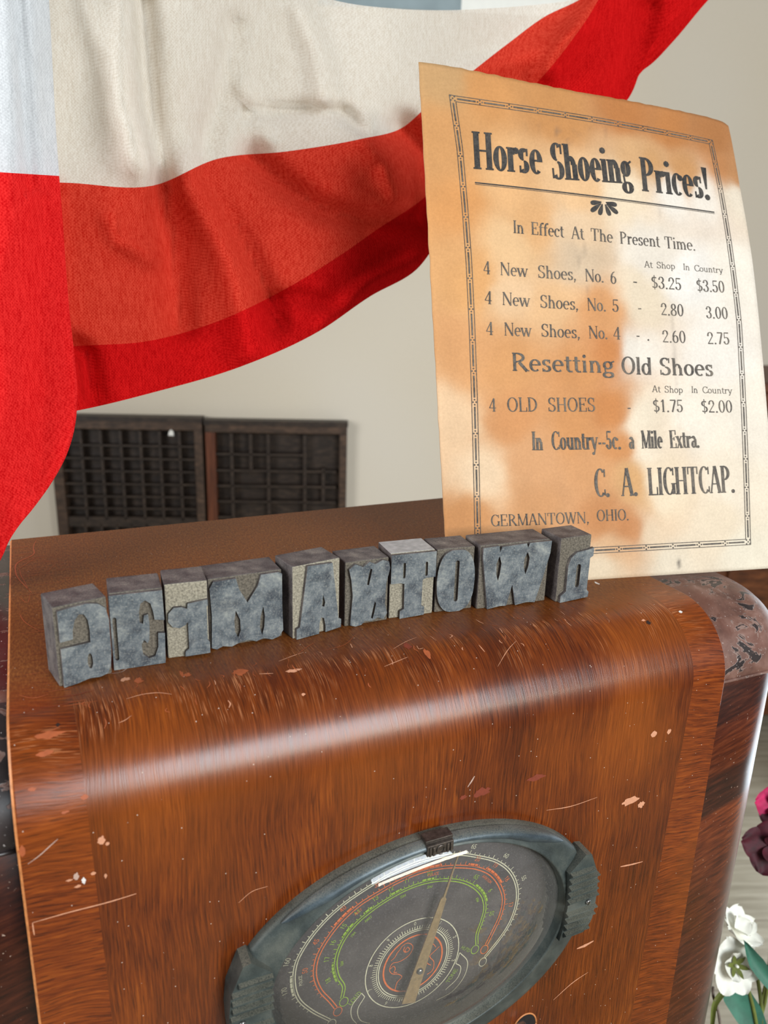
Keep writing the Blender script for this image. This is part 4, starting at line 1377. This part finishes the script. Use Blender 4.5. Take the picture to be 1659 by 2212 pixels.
WORDS = [
    ('Horse',0.034,0.2813,0.0854,0.2811,0.0261,'B'),('Shoeing',0.0922,0.2785,0.1576,0.2803,0.0266,'B'),('Prices!',0.1641,0.2758,0.2242,0.275,0.0263,'B'),('In',0.06,0.2383,0.0682,0.238,0.0089,'R'),
    ('Effect',0.0733,0.2379,0.0982,0.237,0.0087,'R'),('At',0.1036,0.2365,0.1137,0.2363,0.0087,'R'),('The',0.1186,0.2361,0.1362,0.2353,0.0092,'R'),('Present',0.1416,0.235,0.1743,0.2342,0.0083,'R'),
    ('Time.',0.1781,0.2337,0.2042,0.2333,0.0091,'R'),('At',0.1596,0.2185,0.1665,0.2184,0.005,'S'),('Shop',0.1696,0.2184,0.1851,0.2182,0.0047,'S'),('In',0.1915,0.2182,0.1972,0.2179,0.0046,'S'),
    ('Country',0.2009,0.2176,0.2256,0.2172,0.0045,'S'),('4',0.0367,0.209,0.042,0.2089,0.0083,'R'),('New',0.0486,0.2087,0.0689,0.2079,0.0091,'R'),('Shoes,',0.0762,0.2077,0.1053,0.2069,0.0093,'R'),
    ('No.',0.1118,0.2065,0.1265,0.2061,0.0092,'R'),('6',0.1311,0.2057,0.1364,0.2053,0.0086,'R'),('-',0.1489,0.2045,0.1519,0.2043,0.0087,'R'),('$3.25',0.1637,0.2035,0.1887,0.2028,0.0094,'R'),
    ('$3.50',0.201,0.2025,0.2253,0.2023,0.0094,'R'),('4',0.0362,0.1888,0.0418,0.1884,0.008,'R'),('New',0.0488,0.1882,0.0691,0.1873,0.0089,'R'),('Shoes,',0.0764,0.187,0.1053,0.1859,0.0093,'R'),
    ('No.',0.1118,0.1858,0.1264,0.1855,0.0093,'R'),('5',0.131,0.1855,0.1366,0.1853,0.009,'R'),('-',0.1513,0.1852,0.1538,0.1852,0.0091,'R'),('2.80',0.1695,0.184,0.1884,0.1834,0.0085,'R'),
    ('3.00',0.2066,0.1826,0.2254,0.1823,0.0092,'R'),('4',0.036,0.1676,0.0416,0.1674,0.0084,'R'),('New',0.0489,0.1673,0.0689,0.1667,0.0091,'R'),('Shoes,',0.0759,0.1669,0.1051,0.166,0.009,'R'),
    ('No.',0.1114,0.1661,0.1261,0.1658,0.009,'R'),('4',0.1302,0.1657,0.1363,0.1655,0.0081,'R'),('-',0.1482,0.1654,0.1505,0.1653,0.0088,'R'),('.',0.1571,0.1652,0.1584,0.1652,0.0092,'R'),
    ('2.60',0.1688,0.1641,0.1881,0.1638,0.0089,'R'),('2.75',0.2055,0.1634,0.2245,0.1634,0.0088,'R'),('Resetting',0.0527,0.1432,0.1298,0.1418,0.0127,'J'),('Old',0.1346,0.1412,0.1587,0.1405,0.0124,'J'),
    ('Shoes',0.1644,0.1405,0.2083,0.1398,0.0125,'J'),('At',0.1575,0.1284,0.1642,0.1281,0.0048,'S'),('Shop',0.1672,0.128,0.1821,0.1275,0.0047,'S'),('In',0.1887,0.1277,0.194,0.1275,0.0049,'S'),
    ('Country',0.1976,0.1275,0.2222,0.1269,0.0046,'S'),('4',0.0351,0.1158,0.0405,0.1157,0.0085,'R'),('OLD',0.0479,0.1155,0.0705,0.1154,0.0097,'R'),('SHOES',0.0775,0.1153,0.1129,0.115,0.0096,'R'),
    ('-',0.1371,0.1141,0.1394,0.1141,0.0098,'R'),('$1.75',0.1569,0.1142,0.1812,0.1139,0.0086,'R'),('$2.00',0.1953,0.1134,0.2213,0.1132,0.0089,'R'),('In',0.0642,0.0892,0.0722,0.089,0.0129,'C'),
    ('Country--5c.',0.0784,0.0891,0.1303,0.0886,0.0127,'C'),('a',0.1364,0.0886,0.1405,0.0885,0.0123,'C'),('Mile',0.1461,0.0886,0.1627,0.0884,0.0125,'C'),('Extra.',0.1684,0.0884,0.1917,0.0884,0.0128,'C'),
    ('C.',0.1079,0.0562,0.1194,0.056,0.0192,'L'),('A.',0.1282,0.056,0.1408,0.056,0.0192,'L'),('LIGHTCAP.',0.149,0.0557,0.2177,0.0556,0.0194,'L'),('GERMANTOWN,',0.0317,0.0392,0.1028,0.0385,0.0077,'R'),
    ('OHIO.',0.1084,0.0395,0.1328,0.0392,0.0077,'R')]
mbb, mbs = MB(), MB()
for txt, u0, v0, u1, v1, h, st in WORDS:
    wid = math.hypot(u1 - u0, v1 - v0)
    dirx, diry = (u1 - u0) / wid, (v1 - v0) / wid
    if txt == '-':
        wid *= 1.3
    hh = {'B': .0262, 'S': .0048, 'J': .0125, 'C': .0127, 'L': .0193}.get(st, h if txt in ('OLD', 'SHOES', 'GERMANTOWN,', 'OHIO.') else .0089)
    for q in letters(txt, wid, hh, st):
        (mbb if st == 'B' else mbs).poly([card_pt(u0 + a * dirx - b * diry, v0 + a * diry + b * dirx, .00022) for a, b in q])


def bar(mb, u0, v0, u1, v1, w, n=24, off=.00020):
    l = math.hypot(u1 - u0, v1 - v0)
    nx, ny = -(v1 - v0) / l * w / 2, (u1 - u0) / l * w / 2
    rows = []
    for i in range(n + 1):
        t = i / n
        u, v = u0 + (u1 - u0) * t, v0 + (v1 - v0) * t
        rows.append([card_pt(u + nx, v + ny, off), card_pt(u - nx, v - ny, off)])
    mb.grid(rows, 0, False)


bar(mbb, .0345, .2718, .2253, .2649, .0009)
bar(mbs, .0345, .2707, .2253, .2638, .0004)
for ang, ln, k0 in ((-80, .0100, .0012), (-48, .0135, .0022), (-17, .0120, .0020), (17, .0120, .0020), (48, .0135, .0022), (80, .0100, .0012)):   # fan of leaves under the rule
    cu, cv = .1313 + .0006 * (1 if ang > 0 else -1), .2648
    a = math.radians(ang)
    L, R = [], []
    for i in range(15):
        t = i / 14
        wv = (.0007 + .0021 * t ** 1.3) * math.sin(PI * min(1, .12 + t * .86)) ** .5
        s_ = k0 + t * (ln - k0)
        for lst, sg in ((L, 1), (R, -1)):
            lst.append((cu + math.sin(a) * s_ + sg * math.cos(a) * wv, cv - math.cos(a) * s_ * .85 + sg * math.sin(a) * wv))
    mbb.grid([[card_pt(*p, .0002), card_pt(*q, .0002)] for p, q in zip(L, R)], 0, False)
tag(mbb.build('headline_print', M_INKB, root, recalc=False), 'bold black headline with rule and leaf ornament')
tag(mbs.build('small_print', M_INK, root, recalc=False), 'faded grey price lines')
mb = MB()
LEFT_U = [(.018, .0200), (.034, .0203), (.0676, .0216), (.124, .0234), (.1724, .0245), (.2161, .0249), (.2537, .0243), (.2945, .0230), (.332, .0196)]
RIGHT_U = [(.018, .2273), (.0534, .2291), (.0979, .2315), (.1383, .2337), (.1795, .2362), (.2126, .2366), (.244, .2368), (.2832, .2366), (.326, .2358)]


def fr(a, b):
    """point of the printed frame, which follows the bow of the card: a, b in 0..1"""
    t = .0176 * (1 - a) + .0178 * a
    v = t + ((.3315 + (.3258 - .3315) * a ** .7) - t) * b
    return (catmull_y(LEFT_U, v) * (1 - a) + catmull_y(RIGHT_U, v) * a, v)


def fr_bar(mb, side, s0, s1, inset, w, n):
    """a printed line along one side of the frame between s0 and s1 (0..1)"""
    pts = []
    for i in range(n + 1):
        s_ = s0 + (s1 - s0) * i / n
        ia, ib = inset / .211, inset / .311
        pts.append(fr(*((s_, ib), (1 - ia, s_), (s_, 1 - ib), (ia, s_))[side]))
    rows = []
    for i, (u, v) in enumerate(pts):
        p, q = pts[max(i - 1, 0)], pts[min(i + 1, n)]
        l = math.hypot(q[0] - p[0], q[1] - p[1])
        nx, ny = -(q[1] - p[1]) / l * w / 2, (q[0] - p[0]) / l * w / 2
        rows.append([card_pt(u + nx, v + ny, .0002), card_pt(u - nx, v - ny, .0002)])
    mb.grid(rows, 0, False)


def fr_dot(mb, c_, r):
    mb.poly([card_pt(c_[0] + x_ * r, c_[1] + y_ * r, .0002) for x_, y_ in ((1, 0), (0, 1), (-1, 0), (0, -1))])


for side in range(4):
    L = .211 if side in (0, 2) else .311
    for o_ in (0.0, .0040):
        fr_bar(mb, side, o_ / L, 1 - o_ / L, o_, .00048, 60)
    nseg = 10 if side in (0, 2) else 15
    for k in range(nseg):
        s0, s1 = k / nseg + .0030 / L, (k + 1) / nseg - .0030 / L
        if k == 0:
            s0 += .0022 / L
        if k == nseg - 1:
            s1 -= .0022 / L
        fr_bar(mb, side, s0, s1, .0020, .0011, 6)
        if k:
            ia, ib = .0020 / .211, .0020 / .311
            c_ = fr(*((k / nseg, ib), (1 - ia, k / nseg), (k / nseg, 1 - ib), (ia, k / nseg))[side])
            along_u = side in (0, 2)
            for du, dv in ((.0017, 0), (-.0017, 0), (0, .0011), (0, -.0011)):
                fr_dot(mb, (c_[0] + (du if along_u else dv), c_[1] + (dv if along_u else du)), .0007)
for ca_, cb_ in ((0, 0), (1, 0), (0, 1), (1, 1)):
    for k1 in range(3):
        for k2 in range(3):
            if (k1 + k2) % 2 == 0:
                ia, ib = (.0006 + .0014 * k1) / .211, (.0006 + .0014 * k2) / .311
                fr_dot(mb, fr(1 - ia if ca_ else ia, 1 - ib if cb_ else ib), .0007)
mb.build('printed_border', M_INK, root, recalc=False)
mb = MB()                                       # folded strut that keeps the card standing
c0 = card_pt(.128, .20, -.0012)
foot = Vector((c0.x + .02, c0.y + .062, .0002))
side_ = PU * .022
mb.prism([(-.022, 0), (.022, 0), (.012, 1), (-.012, 1)], [], 0, .0012, lambda a, b, z: foot.lerp(c0, b) + PU * a + PN0 * z)
mb.build('easel_strut', M_BACK, root)

# ------------------------------------------------------------------ the bunting behind the card
# stations along the swag: top edge, white/red seam, hem line, lower edge (pixels), forward distance
ST = [((60, -440), (70, 392), (95, 752), (105, 898)), ((150, -400), (150, 395), (172, 747), (182, 884)), ((260, -330), (330, 401), (324, 736), (330, 848)), ((420, -200), (470, 343), (470, 694), (520, 792)),
      ((560, -80), (620, 327), (613, 626), (690, 715)), ((700, -6), (780, 300), (740, 548), (800, 640)), ((860, 19), (865, 278), (820, 492), (900, 582)),
      ((960, 22), (925, 228), (900, 440), (950, 518)), ((1060, 18), (1000, 170), (1000, 350), (1070, 410)), ((1160, 10), (1100, 92), (1105, 235), (1250, 300)),
      ((1220, 3), (1180, 34), (1190, 145), (1358, 212)), ((1262, -6), (1247, 2), (1262, 50), (1400, 110)), ((1330, -70), (1340, -60), (1340, -70), (1480, 20)), ((1380, -120), (1400, -110), (1400, -120), (1600, -60)), ((1480, -230), (1510, -225), (1520, -235), (1690, -180)), ((1600, -380), (1622, -375), (1640, -370), (1740, -340)), ((1690, -520), (1700, -518), (1712, -514), (1740, -505))]
CREASE = [  # pixel polylines, half width, depth (positive comes forward)
 ([(190, 0), (240, 150), (285, 350)], 34, .007), ([(310, 0), (322, 220), (352, 400)], 26, -.010), ([(262, 0), (268, 240), (330, 400)], 30, .009), ([(505, 50), (482, 200), (446, 330)], 22, -.006),
 ([(650, 20), (690, 130), (702, 220)], 26, .006), ([(535, 246), (650, 236), (745, 240), (785, 285)], 16, -.006), ([(525, 180), (555, 250), (580, 300)], 14, .004),
 ([(405, 370), (450, 440), (500, 560), (545, 760)], 40, .012), ([(345, 400), (372, 520), (392, 700)], 34, -.014), ([(545, 338), (620, 405), (700, 455), (790, 480), (930, 470)], 28, -.012),
 ([(440, 380), (520, 520), (580, 640), (600, 700)], 22, -.010), ([(245, 470), (262, 520), (330, 560)], 20, .006), ([(785, 305), (830, 350), (860, 430)], 26, .007), ([(560, 650), (640, 640), (730, 660)], 18, -.005),
 ([(870, 280), (915, 330), (940, 480)], 36, -.016), ([(1298, 0), (1240, 70), (1185, 150)], 30, .010), ([(1395, 20), (1380, 90), (1350, 200)], 40, -.012), ([(160, 745), (190, 770), (205, 860)], 22, -.012),
 ([(1010, 160), (1120, 130), (1250, 60)], 30, .006), ([(700, 700), (800, 610), (900, 560)], 20, .006)]


def ridge(x, y):
    s = 0.0
    for P, w, d_ in CREASE:
        best = 1e9
        for (ax, ay), (bx_, by_) in zip(P, P[1:]):
            vx, vy = bx_ - ax, by_ - ay
            t = max(0, min(1, ((x - ax) * vx + (y - ay) * vy) / (vx * vx + vy * vy)))
            best = min(best, math.hypot(x - ax - vx * t, y - ay - vy * t))
        s += d_ * math.exp(-(best / w) ** 2)
    return s


def swag_t(x, y):
    base = .575 + .205 * max(0, min(1.2, (x - 120) / 1450))
    base += .016 * math.sin(x * .0125 + y * .004) * max(0, min(1, (x - 140) / 200))
    base += .006 * noise.noise((x * .006, y * .006, 1.0)) + .0015 * noise.noise((x * .03, y * .03, 4.0))
    return base - 2.6 * ridge(x, y)


bunt = thing('bunting_swag', 'white and red cloth bunting draped across behind the price card', 'bunting', at(500, 300, .64))
NS = 9
cols4 = [catmull([s[k] for s in ST], NS) for k in range(4)]


def strip(k0, k1, n, name, mat, off=0.0):
    mb = MB()
    rows = []
    for i in range(n + 1):
        r = i / n
        row = []
        for p, q in zip(cols4[k0], cols4[k1]):
            x, y = p[0] + (q[0] - p[0]) * r, p[1] + (q[1] - p[1]) * r
            row.append(at(x, y, swag_t(x, y) + off))
        rows.append(row)
    mb.grid(rows, 0, True)
    return mb.build(name, mat, bunt, recalc=False)


strip(0, 1, 30, 'white_stripe', M_WHITE)
strip(1, 2, 30, 'red_stripe', M_RED)
strip(2, 3, 12, 'hem', M_HEM)
# turned-back underside of the lower edge at the right
mb = MB()
U0 = [(1340, 212), (1358, 172), (1372, 130), (1394, 80), (1450, 8), (1530, -52), (1640, -150)]
U1 = [(1358, 212), (1389, 152), (1405, 140), (1452, 92), (1530, 0), (1600, -70), (1680, -165)]
mb.grid([[at(x, y, swag_t(x, y) + .004) for x, y in catmull(U0, 6)], [at((x + a) / 2, (y + b) / 2, swag_t(x, y) + .012) for (x, y), (a, b) in zip(catmull(U0, 6), catmull(U1, 6))], [at(x, y, swag_t(x, y) + .018) for x, y in catmull(U1, 6)]], 0, True)
mb.build('turned_hem', M_HEM, bunt, recalc=False)

# the hanging end at the left, nearer to the viewer
TE = catmull([(70, -460), (84, -290), (98, -120), (106, 0), (114, 150), (121, 280), (128, 380), (135, 470), (142, 570), (151, 680), (162, 780), (167, 850), (162, 920), (143, 985), (112, 1042), (72, 1098), (38, 1140), (18, 1172), (6, 1200), (-8, 1225), (-40, 1262)], 6)


def tail_t(x, y, f):
    b = .545 + .012 * math.sin(f * 7.0 + y * .002) + .016 * max(0, f - .82) / .18 * 0.6
    b += .012 * math.exp(-((x - 40 - (y * .06)) / 16) ** 2) if y < 420 else .006 * math.exp(-((x - 90) / 20) ** 2)
    b += .004 * noise.noise((x * .012, y * .006, 8.0)) + .0012 * noise.noise((x * .04, y * .04, 3.0))
    if y > 850:
        b -= .062 * min(1, (y - 850) / 330) ** 1.2
    return b


def tail(y0, y1, name, mat, seam):
    """strip of the hanging end between two rows of its right edge"""
    mb = MB()
    E_ = [p for p in TE if y0 - .01 <= p[1] <= y1 + .01]
    rows = []
    for ex, ey in E_:
        row = []
        for j in range(29):
            f = j / 28
            x0 = -160 - (30 if ey > 900 else 0)
            x = x0 + (ex - x0) * f
            y = ey - seam * (1 - f)
            t = tail_t(x, y, f)
            row.append(at(x, y, t))
        row.append(at(ex - 3, ey - 2, tail_t(ex, ey, 1) + .010))
        row.append(at(ex - 10, ey - 2, tail_t(ex, ey, 1) + .014))
        rows.append(row)
    mb.grid(rows, 0, True)
    return mb.build(name, mat, bunt, recalc=False)


ys = [p[1] for p in TE]
ysm = min(ys, key=lambda q: abs(q - 380))
tail(-480, ysm, 'white_stripe', M_TAILW, 18)
tail(ysm, 1300, 'red_stripe', M_TAILR, 18)

# ------------------------------------------------------------------ type cases standing against the wall
def type_case(a0, a1, top, label, hs, vs, frame, stile_red):
    root = thing('type_case', label, 'type case', wp((a0 + a1) / 2, WALL_D - .02, FLOOR_Z), 0, 'empty type cases against the wall')
    d0, d1 = WALL_D - .046, WALL_D - .001
    mb = MB()
    wbox(mb, a0, a1, WALL_D - .008, d1, FLOOR_Z, top)
    mb.build('back_board', M_CASE, root)
    for nm, (x0, x1, z0, z1), mt in (('top_rail', (a0, a1, top - frame, top), M_CASEF), ('bottom_rail', (a0, a1, FLOOR_Z, FLOOR_Z + frame), M_CASEF),
                                     ('side_rail', (a0, a0 + frame * 1.15, FLOOR_Z + frame, top - frame), M_CASER if stile_red else M_CASEF), ('side_rail', (a1 - frame * .9, a1, FLOOR_Z + frame, top - frame), M_CASEF)):
        mb = MB()
        wbox(mb, x0, x1, d0, WALL_D - .008, z0, z1)
        mb.build(nm, mt, root, bevel=.002)
    mb = MB()
    wbox(mb, a0 - .002, a1 + .002, d0 - .004, WALL_D - .01, top - .002, top + .012)
    mb.build('cap_rail', M_CASE, root)
    mb = MB()
    for x0, x1, z, t_ in hs:
        wbox(mb, x0, x1, d0 + .006, WALL_D - .008, z - t_ / 2, z + t_ / 2)
    for x, z0, z1, t_ in vs:
        wbox(mb, x - t_ / 2, x + t_ / 2, d0 + .006, WALL_D - .008, z0, z1)
    mb.build('dividers', M_CASE, root)
    return root


K2 = 2.28 / 2.2
A = lambda px: (-.777 + (px - 115) * .001252) * K2          # across, from the photograph's columns
Zc = lambda py: .1963 + (-.2064 - .1963 - (py - 897) * .001335) * K2
z8 = lambda v: 860 + v * .434
x8 = lambda v: 80 + v * .434
hs, vs = [], []
L0, L1 = A(x8(120)), A(x8(805))
for y in (212, 275, 337, 400, 462, 522):
    hs.append((L0, L1, Zc(z8(y)), .005))
hs.append((L0, L1, Zc(z8(590)), .030))
for x in (228, 326, 424, 522, 618, 716):
    vs.append((A(x8(x)), Zc(z8(580)), Zc(z8(140)), .007))
for x in (215, 297, 375, 450, 527, 605, 680, 745):
    vs.append((A(x8(x)), FLOOR_Z, Zc(z8(600)), .007))
for y in (680, 760, 840, 920, 1000, 1080, 1160):
    hs.append((L0, L1, Zc(z8(y)), .005))
c1 = type_case(A(114), A(441), Zc(899), 'dark empty type case with small square boxes, left of the pair at the wall', hs, vs, .026, False)
mb = MB()
ca_, cz_ = A(x8(680)), Zc(z8(142))
mb.prism([(-.008, -.008), (.007, -.009), (.006, .003), (0, .009), (-.006, .002)], [], 0, .004, lambda a, b, z: wp(ca_ + a, WALL_D - .047 - z, cz_ + b))
tag(mb.build('paper_scrap', M_PLASTERW, c1), 'small white scrap on the top rail')
hs, vs = [], []
R0, R1 = A(x8(880)), A(x8(1505))
for x, y0, y1 in ((975, 160, 620), (1160, 160, 620), (1345, 160, 620), (1072, 160, 325), (1440, 325, 480)):
    vs.append((A(x8(x)), FLOOR_Z if y1 > 600 else Zc(z8(y1)), Zc(z8(y0 - 15)), .009))
for y in (245, 325, 402, 480, 560):
    hs.append((R0, A(x8(975)), Zc(z8(y)), .006))
for y in (245, 325, 402, 480, 620):
    hs.append((A(x8(975)), A(x8(1345)), Zc(z8(y)), .006))
for y in (325, 402, 480, 620):
    hs.append((A(x8(1345)), R1, Zc(z8(y)), .006))
for y in (700, 800, 900, 1000, 1100):
    hs.append((R0, R1, Zc(z8(y)), .006))
type_case(A(447), A(757), Zc(903), 'dark empty type case with wide boxes and reddish left rail, right of the pair', hs, vs, .024, True)

# pale sheet pinned on the wall above the sagging edge of the bunting
root = thing('wall_sheet', 'pale sheet pinned to the wall, grey on its left half, above the sagging bunting edge', 'poster', wp(.05, WALL_D - .004, .83))
mb = MB()
wbox(mb, -.06, .74, WALL_D - .004, WALL_D - .001, .829, 1.6)
mb.build('sheet', simple('bright_paper', C(252, 250, 240), 0.6, 0.02), root)
mb = MB()
wbox(mb, -.06, .300, WALL_D - .0052, WALL_D - .0042, .829, 1.6)
tag(mb.build('grey_print', simple('grey_print_ink', C(150, 165, 168), 0.6, 0.16, 9), root), 'blue-grey printed half')

# ------------------------------------------------------------------ wooden cabinet at the wall on the right
root = thing('wooden_cabinet', 'brown wooden cabinet standing at the wall behind the right shoulder of the radio', 'cabinet', wp(1.42, 2.07, FLOOR_Z))
mb = MB()
wbox(mb, .99, 1.85, 1.885, 2.265, -.955, -.060)
mb.build('cabinet_carcass', M_CAB, root, bevel=.003)
mb = MB()
wbox(mb, .97, 1.87, 1.865, 2.272, -.060, -.034)
mb.build('cabinet_top', M_CAB, root, bevel=.004)
for x0, x1 in ((1.02, 1.41), (1.43, 1.82)):
    mb = MB()
    wbox(mb, x0, x1, 1.873, 1.885, -.92, -.10)
    dr = mb.build('door', M_CAB, root, bevel=.003)
    mb = MB()
    xk = x1 - .03 if x0 < 1.2 else x0 + .03
    p = wp(xk, 1.873, -.45)
    mb.tube([p, p - WN * .012, p - WN * .024, p - WN * .028], [.006, .006, .012, .008], 14)
    mb.build('knob', M_STEEL, dr)
for x in (1.01, 1.80):
    for y in (1.905, 2.215):
        mb = MB()
        wbox(mb, x, x + .035, y, y + .035, FLOOR_Z, -.954)
        mb.build('leg', M_CAB, root)

# ------------------------------------------------------------------ cloth flowers in a tall vase beside the radio
root = thing('floor_vase', 'tall cream floor vase holding the cloth flowers beside the radio', 'vase', (.600, .100, FLOOR_Z))
mb = MB()
prof = [(.0, .004), (.055, .0), (.062, .02), (.075, .12), (.078, .22), (.062, .32), (.042, .38), (.046, .41), (.041, .41), (.036, .38), (.055, .31), (.068, .22), (.06, .05), (0, .03)]
mb.grid([[(.6 + r * math.cos(2 * PI * k / 28), .1 + r * math.sin(2 * PI * k / 28), FLOOR_Z + z) for k in range(28)] for r, z in prof], 0, True, True)
mb.build('vase_body', M_VASE, root)
NECK = Vector((.600, .100, -.70))


def petal(mb, base, d, nrm, ln, wd, cup=.25, ruff=0.0, mi=0, n=11, m=10, tip=.6):
    """one curved petal from base along d, its face towards nrm"""
    d = d.normalized()
    s = d.cross(nrm).normalized()
    nn = s.cross(d).normalized()
    rows = []
    for i in range(n + 1):
        t = i / n
        w_ = wd * (math.sin(PI * min(1, t * .92 + .06)) ** tip)
        row = []
        for j in range(m + 1):
            q = j / m * 2 - 1
            h_ = cup * ln * (t * t * .6 + q * q * .35 * t) + ruff * ln * math.sin(q * 5 + t * 7) * t
            row.append(base + d * ln * t + s * w_ * q * .5 + nn * h_)
        rows.append(row)
    mb.grid(rows, mi, True)


def stem_path(p, q=NECK, sag=.02):
    mid = (p + q) / 2 + Vector((sag, -sag, .02))
    return catmull([tuple(p), tuple(mid), tuple(q), (q.x, q.y, q.z - .2)], 8)


def flower(label, px, py, t, axis, R_, mats, n, inner_n, group, ruff=.0, cup=.22, star=True, wide=1.0, stem=None):
    c = at(px, py, t)
    root = thing('cloth_flower', label, 'flower', c, 0, group)
    ax = axis.normalized()
    u = ax.cross(Vector((.3, .2, 1))).normalized()
    v = ax.cross(u)
    for k in range(n):
        mb = MB()
        a = 2 * PI * k / n + random.uniform(-.15, .15)
        petal(mb, c, u * math.cos(a) + v * math.sin(a) + ax * .15, ax, R_ * random.uniform(.88, 1.08), R_ * 1.05 * wide, cup, ruff)
        mb.build('petal', mats[k % len(mats)], root, recalc=False)
    for k in range(inner_n):
        mb = MB()
        a = 2 * PI * (k + .5) / inner_n
        petal(mb, c + ax * .002, u * math.cos(a) + v * math.sin(a) + ax * .55, ax, R_ * .62, R_ * .7, .3, ruff)
        mb.build('inner_petal', mats[0], root, recalc=False)
    if star:
        mb = MB()
        for k in range(6):
            a = 2 * PI * k / 6
            petal(mb, c + ax * R_ * .16, u * math.cos(a) + v * math.sin(a) + ax * .5, ax, R_ * .46, R_ * .17, .1, 0, 0, 4, 2, 1.0)
        tag(mb.build('stamens', M_STEM, root, recalc=False), 'green star in the middle')
        mb = MB()
        mb.tube([c + ax * R_ * .12, c + ax * R_ * .34], [R_ * .07, R_ * .04], 8)
        mb.build('pistil', M_PETALW, root)
    if True:
        mb = MB()
        mb.tube(stem_path(c - ax * .003) if stem is None else catmull([tuple(c - ax * .003)] + [tuple(at(x, y, .742)) for x, y in stem] + [tuple(NECK), (NECK.x, NECK.y, NECK.z - .2)], 8), .0018, 8)
        mb.build('stem', M_STEM, root)
    return root


TOCAM = -FWD
flower('white cloth flower with a green star facing forward, lower of the two beside the radio', 1583, 2082, .735, TOCAM + RIGHT * .1 + UP * .25, .0270, [M_PETALW], 6, 3, 'white cloth flowers', 0.03, .12, wide=.86, stem=[(1612, 2125), (1624, 2165), (1634, 2215)])
flower('white cloth flower seen from the side, above the one with the green star', 1590, 2008, .750, UP * .5 + RIGHT * .35 + TOCAM * .35, .0225, [M_PETALW], 6, 3, 'white cloth flowers', .03, .3, False, .9, [(1622, 2060), (1633, 2098), (1642, 2150), (1647, 2215)])
flower('dark maroon ruffled cloth flower at the right edge of the picture', 1668, 1828, .76, TOCAM + UP * .1 - RIGHT * .2, .0280, [M_PETALR, M_PETALR, M_PETALM], 5, 2, 'red cloth flowers', .05, .12, False, 1.1)
flower('magenta cloth flower above the maroon one at the right edge', 1676, 1745, .78, TOCAM + UP * .4 - RIGHT * .1, .0240, [M_PETALM, M_PETALR], 5, 2, 'red cloth flowers', .05, .12, False, 1.1)


def blade(label, P, wid, mat, t0, t1, name='cloth_leaf', group='leaves in the vase'):
    """a long leaf through pixels P, from distance t0 to t1, rooted in the vase"""
    pts = [at(x, y, t0 + (t1 - t0) * i / (len(P) - 1)) for i, (x, y) in enumerate(P)]
    Q = catmull([tuple(p) for p in pts] + [tuple(NECK)], 8)
    root = thing(name, label, 'leaf', pts[-1], 0, group)
    mb = MB()
    rows = []
    n = len(Q)
    for i, p in enumerate(Q):
        p = Vector(p)
        d = (Vector(Q[min(i + 1, n - 1)]) - Vector(Q[max(i - 1, 0)])).normalized()
        s = d.cross(FWD).normalized()
        t = i / (n - 1)
        w_ = wid * min(1, (t * 4) ** .7) * (1 - .75 * max(0, t - .45) / .55)
        rows.append([p - s * w_ / 2 - FWD * .002, p - s * w_ / 4, p + FWD * .0012, p + s * w_ / 4, p + s * w_ / 2 - FWD * .002])
    mb.grid(rows, 0, True)
    mb.build('leaf_blade', mat, root, recalc=False)
    return root


blade('teal green leaf crossing to the right, beside the upper white flower', [(1606, 2030), (1632, 2078), (1672, 2128), (1730, 2190)], .0140, M_LEAF, .725, .72)
blade('broad teal green leaf reaching up under the lower white flower', [(1560, 2085), (1588, 2145), (1622, 2200), (1650, 2260)], .0260, M_LEAF, .745, .74)
blade('short yellow-green leaf tip at the foot of the radio side', [(1577, 2128), (1560, 2142), (1546, 2160), (1536, 2215)], .0065, M_STEM, .74, .74)
mb = MB()
mb.tube(catmull([tuple(at(x, y, .742)) for x, y in [(1540, 2132), (1541, 2152), (1550, 2178), (1556, 2215)]] + [tuple(NECK + Vector((-.008, .006, 0)))], 8), .0013, 8)
tag(mb.build('twig', M_TWIG), 'bent grey twig at the foot of the radio side', 'twig')

root = thing('yellow_branches', 'yellow flowering branches in front of the radio, seen only mirrored in its dial', 'flowers', (.57, -.30, FLOOR_Z))
mb = MB()
for k in range(9):
    a = 2 * PI * k / 9
    top = Vector((.58 + .13 * math.cos(a), -.28 + .13 * math.sin(a), -.50 + .05 * math.sin(k * 2.3)))
    Q = catmull([(.57, -.30, FLOOR_Z), (.57, -.295, -.80), tuple(top)], 6)
    mb.tube(Q, .003, 6)
tag(mb.build('branches', M_TWIG, root), kind='stuff')
mb = MB()
for k in range(150):
    a, r, z = random.uniform(0, 2 * PI), .15 * random.random() ** .5, random.uniform(-.74, -.48)
    c = Vector((.58 + r * math.cos(a), -.28 + r * math.sin(a), z))
    for j in range(4):
        b = PI / 2 * j + a
        petal(mb, c, Vector((math.cos(b), math.sin(b), .5)), Vector((0, 0, 1)), .022, .014, .2, 0, (0, 0, 0, 1, 2)[k % 5], 3, 2)
tag(mb.build('blossoms', [M_YELLOW, M_LEAF, M_PETALR], root, recalc=False), kind='stuff')
